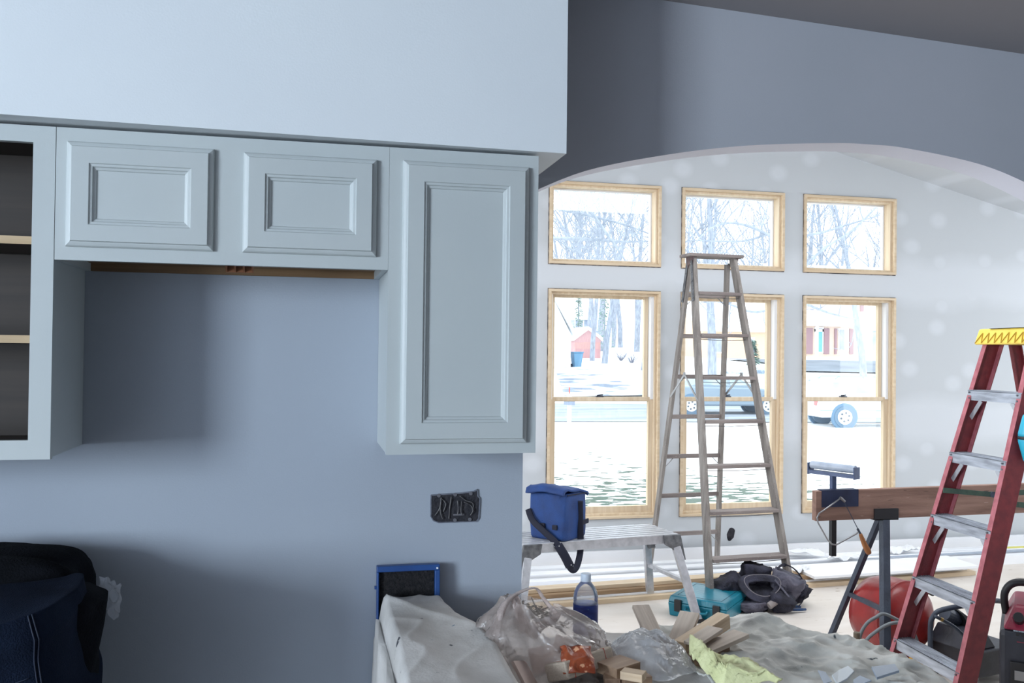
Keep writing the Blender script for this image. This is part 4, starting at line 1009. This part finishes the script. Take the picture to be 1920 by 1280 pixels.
MB().box((-.135, -.209, .165), (-.10, -.204, .20)).build('latch_plate', M_steel, t, bevel=.001)
MB().tube(spline([(-.17, .0, .36), (-.175, .0, .44), (-.13, .0, .485), (-.02, .0, .48), (.12, .0, .44), (.2, .0, .40)], 6), .015, 12).build('carry_handle', M_black, t, smooth=True)
MB().tube(spline([(-.17, -.20, .09), (-.10, -.22, .05), (.0, -.23, .02)], 5), .008, 8).build('cable', M_dark, t, smooth=True)
for sx in (-.16, .18):
    for sy in (-.16, .17): MB().tube([(sx, sy, 0), (sx, sy, .03)], .018, 10).build('rubber_foot', M_black, t)

# yellow tool and glue bottle on the floor
p = onz(1722, 1240, .06)
t = thing('yellow_tool', 'small yellow plastic tool body under the lowest step of the red ladder', 'tool', (p.x, p.y, 0), .2)
MB().hexa([(-.06, -.04, 0), (.09, -.04, 0), (.09, .05, 0), (-.06, .05, 0), (-.035, -.03, .085), (.05, -.03, .085), (.05, .04, .085), (-.035, .04, .085)]).build('shell', mat('tool_yellow', S(222, 166, 30), None, rough=.45), t, bevel=.008)
MB().box((.03, -.045, .0), (.13, .055, .05)).build('base_grip', M_black, t, bevel=.006)
p = at(1606, 1240, 1.725)
t = thing('glue_bottle', 'dusty plastic bottle with tapered shoulders on the floor beside the hose', 'bottle', (p.x, p.y, 0), .3)
t.scale = (1, 1, 1.18)
M_dust = mat('dusty_plastic', S(190, 178, 158), S(150, 136, 118), 20, .6, .2, 60)
MB().loops([[(sx*a, sy*b, z) for sx, sy in ((-1, -1), (1, -1), (1, 1), (-1, 1))] for a, b, z in ((.045, .028, 0), (.05, .03, .01), (.05, .03, .12), (.042, .027, .15), (.018, .016, .195))]).build('bottle_body', M_dust, t, bevel=.004)
MB().lathe([(.0, .195), (.0155, .195), (.016, .228), (.014, .232), (0, .232)], 16).build('cap', mat('dusty_cap', S(96, 84, 70), None, rough=.6), t, smooth=False)

# ------------------------------------------------------------------ OUTDOORS
def zg(Y):
    T = [(-999, -.5), (40, -.5), (55, 1.05), (70, 1.6), (90, 2.4), (150, 3.0), (999, 3.2)]
    for (a, b), (c, d) in zip(T, T[1:]):
        if Y <= c: return lerp(b, d, (Y-a)/(c-a))
    return 3.2
def ong(x, y):
    d = ray(x, y); t_ = 6.0
    while t_ < 300:
        p = CAM+d*t_
        if p.z < zg(p.y): return Vector((p.x, p.y, zg(p.y)))
        t_ += .1
    return p
M_snow = bpy.data.materials.new('snow_lawn'); M_snow.use_nodes = True
nt = M_snow.node_tree; N = nt.nodes; Lk = nt.links; p = N['Principled BSDF']; p.inputs['Roughness'].default_value = .9
g = N.new('ShaderNodeNewGeometry'); mp = N.new('ShaderNodeMapping'); mp.inputs['Scale'].default_value = (1.3, 2.6, 1); Lk.new(g.outputs['Position'], mp.inputs[0])
n1 = N.new('ShaderNodeTexNoise'); n1.inputs['Scale'].default_value = 2.2; n1.inputs['Detail'].default_value = 6; Lk.new(mp.outputs[0], n1.inputs[0])
sp = N.new('ShaderNodeSeparateXYZ'); Lk.new(g.outputs['Position'], sp.inputs[0])
mr = N.new('ShaderNodeMapRange'); mr.inputs[1].default_value = 14.5; mr.inputs[2].default_value = 10.5; mr.inputs[3].default_value = 0; mr.inputs[4].default_value = .14; Lk.new(sp.outputs[1], mr.inputs[0])
mr2 = N.new('ShaderNodeMapRange'); mr2.inputs[1].default_value = 5.5; mr2.inputs[2].default_value = 8; mr2.inputs[3].default_value = .10; mr2.inputs[4].default_value = .0; Lk.new(sp.outputs[0], mr2.inputs[0])
ad = N.new('ShaderNodeMath'); ad.operation = 'MULTIPLY_ADD'; Lk.new(mr.outputs[0], ad.inputs[0]); ad.inputs[1].default_value = 1.0; Lk.new(n1.outputs[0], ad.inputs[2])
ad2 = N.new('ShaderNodeMath'); ad2.operation = 'ADD'; Lk.new(ad.outputs[0], ad2.inputs[0]); Lk.new(mr2.outputs[0], ad2.inputs[1])
rp = N.new('ShaderNodeMapRange'); rp.inputs[1].default_value = .70; rp.inputs[2].default_value = .72; Lk.new(ad2.outputs[0], rp.inputs[0])
mxx = N.new('ShaderNodeMix'); mxx.data_type = 'RGBA'; Lk.new(rp.outputs[0], mxx.inputs[0]); mxx.inputs[6].default_value = (.86, .88, .90, 1); mxx.inputs[7].default_value = (.07, .11, .09, 1)
Lk.new(mxx.outputs[2], p.inputs[0])
ys = [4.7, 9, 14, 20, 30, 40, 45, 50, 55, 62, 70, 80, 90, 110, 150, 220]
m = MB(); v = []; f = []
for j, Y in enumerate(ys):
    for i in range(12): v.append((-60+i*24, Y, zg(Y)))
for j in range(len(ys)-1):
    for i in range(11): f.append((j*12+i, j*12+i+1, (j+1)*12+i+1, (j+1)*12+i))
m.add(v, f).build('snowy_ground', M_snow, None, fix=False)['kind'] = 'structure'
M_road = mat('wet_road', S(124, 136, 152), S(156, 166, 178), .35, .7, world=True, stretch=(.6, 3, 1))
M_drive = mat('driveway_slush', S(112, 126, 146), S(240, 243, 248), .5, .8, world=True, stretch=(1, 2.5, 1), lo=.42, hi=.56)
def ground_poly(name, ptsYX, mm, lift=.02):
    m = MB(); m.add([(x, y, zg(y)+lift) for x, y in ptsYX], [tuple(range(len(ptsYX)))])
    return m.build(name, mm, None, fix=False)
m = MB(); XS = [-20, 0, 10, 20, 40, 90]
def ry(x): return 25.0-.12*(x-8)
v = []
for x in XS: v += [(x, ry(x), -.48), (x, ry(x)+10.5, -.48)]
m.add(v, [(2*i, 2*i+2, 2*i+3, 2*i+1) for i in range(len(XS)-1)]).build('road', M_road, None, fix=False)['kind'] = 'structure'
a, b, c, d = ong(1052, 694), ong(1100, 690), ong(1222, 738), ong(1060, 745)
m = MB(); n = 14
L1 = [ong(1040+20*0, 692), ong(1060, 722)]; v = []
for k in range(n):
    f = k/(n-1); pa = Vector(ong(1040, 693)).lerp(Vector(ong(1060, 748)), f); pb = Vector(ong(1090, 691)).lerp(Vector(ong(1235, 745)), f)
    v += [(pa.x, pa.y, zg(pa.y)+.12), (pb.x, pb.y, zg(pb.y)+.12)]
m.add(v, [(2*i, 2*i+1, 2*i+3, 2*i+2) for i in range(n-1)]).build('driveway', M_drive, None, fix=False)['kind'] = 'structure'
m = MB()
m.grid(12, 7, lambda u, v: (31+u*77, 50.5+12*v+(34-(31+u*77))*.10, zg(50.5+12*v+(34-(31+u*77))*.10)+.10)).build('road_side', mat('side_road', S(92, 104, 120), S(120, 132, 146), .35, .7, world=True), None, fix=False)['kind'] = 'structure'

# ---- cars
def car(name, label, loc, rz, L, Hh, body_col, wagon, group=None):
    t = thing(name, label, 'car', loc, rz)
    Wd = 1.75; hl = L/2
    M_b = mat('car_paint_'+name+str(wagon), body_col, None, rough=.25)
    M_g = mat('car_window_'+str(wagon), S(140, 160, 174), S(190, 204, 214), 1.2, .1)
    low = [(-hl, .38), (-hl-.06, .62), (-hl+.02, .98), (-hl+.1, 1.02), (hl-1.35, .98), (hl-.25, .86), (hl, .68), (hl+.02, .4), (hl-.1, .30), (-hl+.1, .30)]
    body = MB().prism(low, -Wd/2, Wd/2, 'y').build('body', M_b, t, bevel=.07)
    if wagon: cab = [(-hl+.08, 1.0), (-hl+.42, Hh-.03), (-hl+.7, Hh), (hl-2.2, Hh), (hl-2.0, Hh-.05), (hl-1.3, .98)]
    else: cab = [(-hl+.75, 1.0), (-hl+1.35, Hh-.04), (-hl+1.6, Hh), (hl-2.1, Hh), (hl-1.9, Hh-.06), (hl-1.2, .97)]
    m = MB(); n = len(cab); ins = [(a, -Wd/2+.05+.14*((b-.98)/(Hh-.98)), b) for a, b in cab]; o2 = [(a, -y, b) for a, y, b in ins]
    m.add(ins+o2, [tuple(range(n)), tuple(range(2*n-1, n-1, -1))]+[(i, (i+1) % n, n+(i+1) % n, n+i) for i in range(n)])
    m.build('cabin', M_b, t, bevel=.04)
    # side windows
    def win(poly, nm='side_window'):
        for s in (-1, 1):
            P = [(a, s*(Wd/2-.05-.14*((b-.98)/(Hh-.98))+.012), b) for a, b in poly]; q = [(a, y-s*.03, b) for a, y, b in P]; k = len(P)
            MB().add(P+q, [tuple(range(k)), tuple(range(2*k-1, k-1, -1))]+[(i, (i+1) % k, k+(i+1) % k, k+i) for i in range(k)]).build(nm, M_g, t)
    if wagon:
        win([(-hl+.24, 1.05), (-hl+.50, Hh-.1), (-hl+1.10, Hh-.1), (-hl+.98, 1.05)]); win([(-hl+1.12, 1.05), (-hl+1.26, Hh-.1), (-hl+2.05, Hh-.1), (-hl+2.05, 1.05)]); win([(-hl+2.15, 1.05), (-hl+2.15, Hh-.1), (hl-2.1, Hh-.1), (hl-1.55, 1.05)])
        for s in (-1, 1): MB().tube([(-hl+.6, s*.6, Hh+.0), (-hl+.7, s*.6, Hh+.07), (hl-2.5, s*.6, Hh+.07), (hl-2.4, s*.6, Hh)], .02, 6).build('roof_rail', mat('rail_grey', S(150, 170, 186)), t)
    else:
        win([(-hl+1.05, 1.05), (-hl+1.42, Hh-.1), (-hl+2.15, Hh-.1), (-hl+2.15, 1.05)]); win([(-hl+2.25, 1.05), (-hl+2.25, Hh-.1), (hl-2.0, Hh-.1), (hl-1.45, 1.05)])
    for xw in (-hl+.78, hl-.82):
        for s in (-1, 1):
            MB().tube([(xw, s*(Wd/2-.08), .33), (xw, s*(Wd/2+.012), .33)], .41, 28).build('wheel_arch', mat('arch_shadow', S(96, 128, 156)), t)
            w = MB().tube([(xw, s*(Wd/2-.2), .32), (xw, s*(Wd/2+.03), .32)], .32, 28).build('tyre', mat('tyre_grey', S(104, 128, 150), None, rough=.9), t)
            MB().tube([(xw, s*(Wd/2+.03), .32), (xw, s*(Wd/2+.045), .32)], .225, 24).build('hubcap', mat('hub_pale', S(226, 232, 238), None, rough=.4), w)
            for k in range(6):
                a = k*pi/3+.3; MB().tube([(xw+.13*cos(a), s*(Wd/2+.044), .32+.13*sin(a)), (xw+.13*cos(a), s*(Wd/2+.052), .32+.13*sin(a))], .035, 8).build('hub_hole', mat('hub_hole', S(90, 100, 112)), w)
    MB().box((-hl-.07, -.80, .66), (-hl+.03, -.62, .84)).build('tail_light', mat('tail_red', S(200, 120, 120)), t)
    MB().box((-hl+.02, -Wd/2-.005, .50), (hl-.1, -Wd/2+.01, .54)).build('side_moulding', mat('rail_grey', S(150, 170, 186)), t)
    return t
p = ong(1598, 803)
car('station_wagon', 'white station wagon parked on the street outside the right window', (p.x+2.25-.78+.0, p.y+.9, -.5), RAD(-8), 4.5, 1.46, S(232, 236, 240), True)
p = ong(1382, 778)
car('parked_sedan', 'pale blue car parked across the road outside the middle window', (p.x-.1, p.y+1.0, -.48), RAD(-6), 4.5, 1.36, S(138, 156, 172), False)

# ---- houses
M_sn = mat('roof_snow', S(244, 246, 250), None, rough=.9)
def house(label, x0, x1, y0, y1, z0, hw, hr, wallm, ridge='x', cat='house', name='house', over=.4):
    t = thing(name, label, cat)
    MB().box((x0, y0, z0-2), (x1, y1, z0+hw)).build('wall', wallm, t)
    if ridge == 'x':
        ym = (y0+y1)/2; P = [(y0-over, z0+hw-.1), (ym, z0+hw+hr), (y1+over, z0+hw-.1), (y1+over, z0+hw+.15), (ym, z0+hw+hr+.25), (y0-over, z0+hw+.15)]
        MB().prism(P, x0-over, x1+over, 'x').build('snowy_roof', M_sn, t)
        MB().prism([(y0, z0+hw), (y1, z0+hw), (ym, z0+hw+hr)], x0, x1, 'x').build('gable', wallm, t)
    else:
        xm = (x0+x1)/2; P = [(x0-over, z0+hw-.1), (xm, z0+hw+hr), (x1+over, z0+hw-.1), (x1+over, z0+hw+.15), (xm, z0+hw+hr+.25), (x0-over, z0+hw+.15)]
        MB().prism(P, y0-over, y1+over, 'y').build('snowy_roof', M_sn, t)
        MB().prism([(x0, z0+hw), (x1, z0+hw), (xm, z0+hw+hr)], y0, y1, 'y').build('gable', wallm, t)
    return t
def hwin(t, x0, x1, z0, z1, y, mm, nm='window', fr=True):
    o = MB().box((x0, y-.06, z0), (x1, y+.02, z1)).build(nm, mm, t)
    if fr:
        m = MB(); e = .12
        m.box((x0-e, y-.08, z0-e), (x0, y, z1+e)).box((x1, y-.08, z0-e), (x1+e, y, z1+e)).box((x0, y-.08, z1), (x1, y, z1+e)).box((x0, y-.08, z0-e), (x1, y, z0)); m.build('window_frame', M_sn, o)
    return o
M_hwin = mat('far_window_glass', S(150, 160, 172), S(178, 184, 192), 1.0, .3)
M_shut = mat('maroon_shutter', S(160, 130, 138), None, rough=.7)
# cream house at the right across the side road
p0 = ong(1504, 668); base = zg(72)
M_cream = mat('cream_siding', S(226, 206, 190), S(218, 196, 182), 3, .8, stretch=(1, 1, 8))
yh = 72.0
def hx(px): return at(px, 660, yh).x
def hz(py): return at(1580, py, yh).z
t = house('cream house with maroon shutters and teal door across the street, outside the right window', hx(1478), hx(1720), yh, yh+9, zg(yh), hz(565)-zg(yh), 3.5, M_cream)
hwin(t, hx(1529), hx(1541), hz(660), hz(620), yh, mat('teal_door', S(110, 184, 196), None, rough=.5), 'front_door')
hwin(t, hx(1529), hx(1541), hz(620), hz(616), yh, M_hwin, 'door_light')
hwin(t, hx(1573), hx(1588), hz(656), hz(618), yh, M_hwin)
hwin(t, hx(1634), hx(1646), hz(656), hz(618), yh, M_hwin)
for a, b in ((1510, 1523), (1544, 1554), (1564, 1568), (1592, 1599), (1649, 1655)): MB().box((hx(a), yh-.1, hz(664)), (hx(b), yh, hz(616))).build('shutter', M_shut, t)
MB().box((hx(1612), yh-.1, hz(583)), (hx(1618), yh, hz(570))).build('shutter', M_shut, t)
MB().hexa([(hx(1505), yh-2.4, hz(612)), (hx(1598), yh-2.4, hz(612)), (hx(1598), yh, hz(612)), (hx(1505), yh, hz(612)), (hx(1506), yh-2.3, hz(609)), (hx(1597), yh-2.3, hz(609)), (hx(1590), yh, hz(598)), (hx(1506), yh, hz(598))]).build('porch_roof', M_sn, t)
for px in (1507, 1560): MB().box((hx(px)-.08, yh-2.3, zg(yh)-.4), (hx(px)+.08, yh-2.1, hz(612))).build('porch_post', M_sn, t)
# peach house behind the middle window
yh = 66.0
M_peach = mat('peach_siding', S(232, 200, 172), S(224, 190, 164), 3, .8, stretch=(1, 1, 8))
t = house('peach-coloured house behind bare trees outside the middle window', at(1318, 660, yh).x, at(1462, 660, yh).x, yh, yh+8, zg(yh), at(1400, 620, yh).z-zg(yh), 2.2, M_peach)
hwin(t, at(1400, 650, yh).x, at(1412, 650, yh).x, at(1400, 660, yh).z, at(1400, 635, yh).z, yh, M_hwin)
hwin(t, at(1340, 650, yh).x, at(1352, 650, yh).x, at(1400, 660, yh).z, at(1400, 635, yh).z, yh, M_hwin)
# white garage at the left
yh = 52.0; M_wh = mat('white_siding', S(222, 228, 232), S(214, 220, 226), 2, .8, stretch=(1, 1, 9))
t = house('white garage with snowy gable roof at the left of the left window', at(1000, 660, yh).x, at(1070, 660, yh).x, yh, yh+7, zg(yh), 2.15, 2.3, M_wh, 'y', 'garage', 'garage', .25)
xa = at(1040, 660, yh).x
for k in range(5): MB().box((xa-1.6, yh-.04-.002*k, zg(yh)+.38*k+.05), (xa+.35, yh, zg(yh)+.38*k+.40)).build('garage_door_panel', M_sn, t, bevel=.01)
# red shed
yh = 63.0
t = house('small red shed with a snow-covered roof behind tree trunks', at(1078, 660, yh).x, at(1126, 660, yh).x, yh, yh+3, zg(yh)-.1, 1.5, .75, mat('faded_red_boards', S(188, 150, 152), S(178, 140, 143), 2, .8, stretch=(8, 1, 1)), 'y', 'shed', 'shed', .15)
hwin(t, at(1108, 660, yh).x, at(1122, 660, yh).x, zg(yh), zg(yh)+1.2, yh, mat('faded_red_door', S(184, 142, 146)), 'shed_door', False)
# dark house farther behind
yh = 96.0
t = house('distant blue-grey house with snowy roof behind the red shed', at(1060, 600, yh).x, at(1125, 600, yh).x, yh, yh+8, zg(yh), at(1100, 598, yh).z-zg(yh), 2.5, mat('bluegrey_siding', S(140, 154, 178), S(160, 172, 190), 2, .8))
for px in (1070, 1086, 1112): hwin(t, at(px, 600, yh).x, at(px+7, 600, yh).x, at(px, 618, yh).z, at(px, 600, yh).z, yh, M_hwin)
# blue rubbish bin, mailbox
p = ong(1081, 689)
t = thing('wheeled_bin', 'blue wheeled rubbish bin standing beside the white garage', 'bin', p, .1)
M_bin = mat('blue_bin_plastic', S(92, 136, 168), None, rough=.5)
MB().hexa([(-.22, -.25, .02), (.22, -.25, .02), (.22, .25, .02), (-.22, .25, .02), (-.32, -.34, .92), (.32, -.34, .92), (.32, .34, .92), (-.32, .34, .92)]).build('bin_body', M_bin, t, bevel=.03)
MB().box((-.35, -.38, .92), (.35, .36, 1.0)).build('bin_lid', M_bin, t, bevel=.03)
for s in (-1, 1): MB().tube([(s*.25, .2, .12), (s*.32, .2, .12)], .12, 14).build('wheel', M_dark, t)
p = ong(1067, 798)
t = thing('mailbox', 'small grey mailbox on a white post by the road', 'mailbox', p)
MB().box((-.05, -.05, 0), (.05, .05, .95)).build('post', M_sn, t)
MB().prism([(-.1, .62), (.1, .62), (.1, .76), (.07, .83), (0, .86), (-.07, .83), (-.1, .76)], -.25, .25, 'y').build('box', mat('mailbox_grey', S(128, 140, 160)), t)
MB().box((-.012, -.02, .95), (.012, .02, 1.15)).build('flag', mat('red_flag', S(190, 90, 80)), t)

# ---- trees
M_bark = mat('pale_frosted_bark', S(126, 135, 150), S(160, 168, 182), 3, .9, stretch=(4, 4, 1))
M_bark2 = mat('dark_bark', S(140, 150, 166), S(164, 172, 184), 3, .9, stretch=(4, 4, 1))
def grow(m, p, d, L, r, lvl, rg, n=6):
    pts = [p.copy()]; R = [r]; dd = d.copy(); q = p.copy()
    for k in range(n):
        dd = (dd+Vector((rg.uniform(-1, 1), rg.uniform(-1, 1), rg.uniform(-.5, .9)))*(.10 if lvl == 0 else .22)).normalized()
        q = q+dd*(L/n); pts.append(q.copy()); R.append(r*(1-.85*(k+1)/n)+.004)
        if lvl < 3 and (k > 1 or lvl > 0) and (k < n):
            for _ in range(2 if lvl < 1 else 1):
                a = rg.uniform(0, 2*pi); side = Vector((cos(a), sin(a), rg.uniform(.2, .9)))
                nd = (dd*.55+side*.8).normalized()
                grow(m, q.copy(), nd, L*rg.uniform(.34, .55), R[-1]*.46+.003, lvl+1, rg, max(3, n-2))
    m.tube(pts, R, 5 if lvl else 7, caps=False)
protos = []
for k in range(4):
    rg = random.Random(30+k); m = MB(); grow(m, Vector((0, 0, -.3)), Vector((0, 0, 1)), 11+k, .17+.02*k, 0, rg, 7)
    protos.append(m)
trees = []
def tree(label, p, kind, s, rz, group=None, mm=None):
    if len(trees) <= kind or trees[kind] is None: pass
    key = (kind, (mm or M_bark).name)
    if key not in TM:
        o = protos[kind].build('bare_tree', mm or M_bark, None, fix=False); TM[key] = o.data
    else:
        o = bpy.data.objects.new('bare_tree', TM[key]); COL.objects.link(o)
    o.location = p; o.rotation_euler = (0, 0, rz); o.scale = (s, s, s)
    return put(o, label, 'tree', group)
TM = {}
tree('bare tree trunk in front of the red shed, left of two', ong(1110, 676), 0, 1.15, .3)
tree('bare tree trunk at the right end of the red shed', ong(1133, 681), 1, 1.15, 1.3)
tree('bare tree at the right side of the left window', ong(1207, 694), 2, 1.2, 2.0)
tree('bare pale tree behind the left side of the middle ladder', ong(1336, 706), 3, 1.3, .5)
tree('bare forked tree on the verge in front of the cream house', ong(1620, 706), 1, 1.25, 4.2)
tree('bare tree by the right edge of the middle window', ong(1446, 700), 0, 1.1, 5.0)
rg = random.Random(11)
for k in range(52):
    px = rg.uniform(1020, 1700); Y = rg.uniform(78, 145)
    x = at(px, 660, Y).x
    tree('bare pale woodland tree standing far behind the houses', Vector((x, Y, zg(Y))), k % 4, rg.uniform(1.1, 1.9), rg.uniform(0, 6), 'bare woodland trees behind the houses')
# a near yard tree whose limbs cross the upper panes
def limb_tree(label, base, limbs, mm, r0):
    m = MB(); rg = random.Random(5)
    top = max(l[0].z for l in limbs)+2
    m.tube([(base[0], base[1], -.6), (base[0], base[1], 1.5), (base[0]-.05, base[1], top*.6), (base[0]-.1, base[1]+.1, top)], [r0*1.15, r0, r0*.8, r0*.35], 8, caps=False)
    for l in limbs:
        P = spline(l, 6); n = len(P); r1 = r0*.27
        m.tube(P, [r1*(1-.8*i/n)+.005 for i in range(n)], 6, caps=False)
        for i in range(2, n, 3):
            for _ in range(1):
                nd = Vector((rg.uniform(-.5, 1), rg.uniform(-.4, .4), rg.uniform(-1, 1.1))).normalized()
                grow(m, P[i], nd, rg.uniform(.5, 1.3), .012, 2, rg, 4)
    o = m.build('bare_tree', mm, None, fix=False); return put(o, label, 'tree')
Yt = 15.0
b0 = at(985, 660, Yt)
limb_tree('near bare yard tree whose limbs cross the upper left window', (b0.x, Yt), [[at(985, 360, Yt), at(1045, 390, Yt), at(1080, 398, Yt+.3), at(1130, 410, Yt+.5), at(1180, 424, Yt+.4), at(1222, 440, Yt)],
          [at(985, 450, Yt), at(1050, 447, Yt), at(1110, 449, Yt+.3), at(1170, 453, Yt+.2), at(1222, 452, Yt)], [at(985, 300, Yt), at(1070, 350, Yt), at(1110, 400, Yt), at(1150, 455, Yt), at(1180, 500, Yt)]], M_bark2, .17)
b0 = at(1490, 660, 17)
limb_tree('bare yard tree between the middle and right windows with spreading limbs', (b0.x, 17), [[at(1490, 470, 17), at(1420, 430, 17), at(1370, 418, 17.4), at(1330, 430, 17), at(1290, 470, 17)], [at(1490, 440, 17), at(1440, 440, 17), at(1390, 452, 17.3), at(1290, 450, 17)],
          [at(1490, 445, 17), at(1540, 436, 17), at(1580, 424, 17.3), at(1620, 412, 17), at(1660, 400, 17)], [at(1490, 520, 17), at(1540, 470, 17), at(1600, 430, 17), at(1650, 380, 17)], [at(1490, 560, 17), at(1420, 585, 17), at(1360, 568, 17.4), at(1300, 560, 17)], [at(1490, 560, 17), at(1550, 585, 17), at(1610, 600, 17)]], M_bark2, .13)
# evergreens
def evergreen(label, p, h, w):
    t = thing('evergreen_tree', label, 'tree', p); rg = random.Random(int(h*10))
    MB().tube([(0, 0, -.3), (0, 0, h*.9)], [.12, .03], 6).build('trunk', M_bark2, t)
    m = MB()
    for k in range(420):
        z = h*(.12+.86*rg.random()); r = w*(1-z/h)*rg.uniform(.3, 1); a = rg.uniform(0, 2*pi); c = Vector((r*cos(a), r*sin(a), z))
        d = Vector((cos(a), sin(a), -.25)).normalized(); sd = Vector((-sin(a), cos(a), 0)); l = .35
        m.add([c-sd*.1, c+sd*.1, c+d*l], [(0, 1, 2)])
    m.build('needles', mat('evergreen_needles', S(96, 140, 128), S(150, 176, 170), 2, .9), t, fix=False)
evergreen('green fir tree rising behind the red shed', ong(1107, 668)+Vector((.8, 6, 0)), 6.0, 1.0)
evergreen('green fir tree at the right of the left window behind trunks', ong(1172, 672)+Vector((0, 5, 0)), 7.0, 1.3)
evergreen('small green shrub before the peach house', ong(1413, 690), 1.9, .5)
# dark shrubs and snow piles
M_shr = mat('shrub_twigs', S(120, 124, 140), None, rough=.9)
def shrub(label, p, r):
    m = MB(); rg = random.Random(int(p.x*7))
    for k in range(26):
        a = rg.uniform(0, 2*pi); d = Vector((cos(a)*.8, sin(a)*.8, rg.uniform(.4, 1.2))).normalized(); m.tube([Vector((0, 0, -.05)), d*r*.5, d*r+Vector((0, 0, -.05))], [.02, .012, .004], 4, caps=False)
    o = m.build('shrub', M_shr, None, fix=False); o.location = p; put(o, label, 'shrub')
shrub('bare shrub under the right window of the cream house', ong(1597, 667), 1.1)
shrub('bare twiggy shrub on the snow in the left window', ong(1165, 676), 1.2)
shrub('bare twiggy shrub at the verge, right part of the left window', ong(1185, 680), 1.1)
def rock(label, p, s):
    o = MB().grid(14, 9, blob(s, s*.6, s*.35, 4, .9, .3, .05), closeu=True).build('snow_rock', mat('grey_rock', S(120, 140, 160), S(220, 226, 232), 3, .9, world=True), None, smooth=True); o.location = p; put(o, label, 'rock')
rock('grey snow-capped rock beyond the road in the right window', ong(1533, 715), .55)
rock('small grey rock right of the snow-capped rock in the right window', ong(1550, 718), .3)
rock('grey snow-capped rock behind the ladder in the middle window', ong(1378, 700), .6)
rock('grey rock at the right of the middle window', ong(1427, 700), .6)
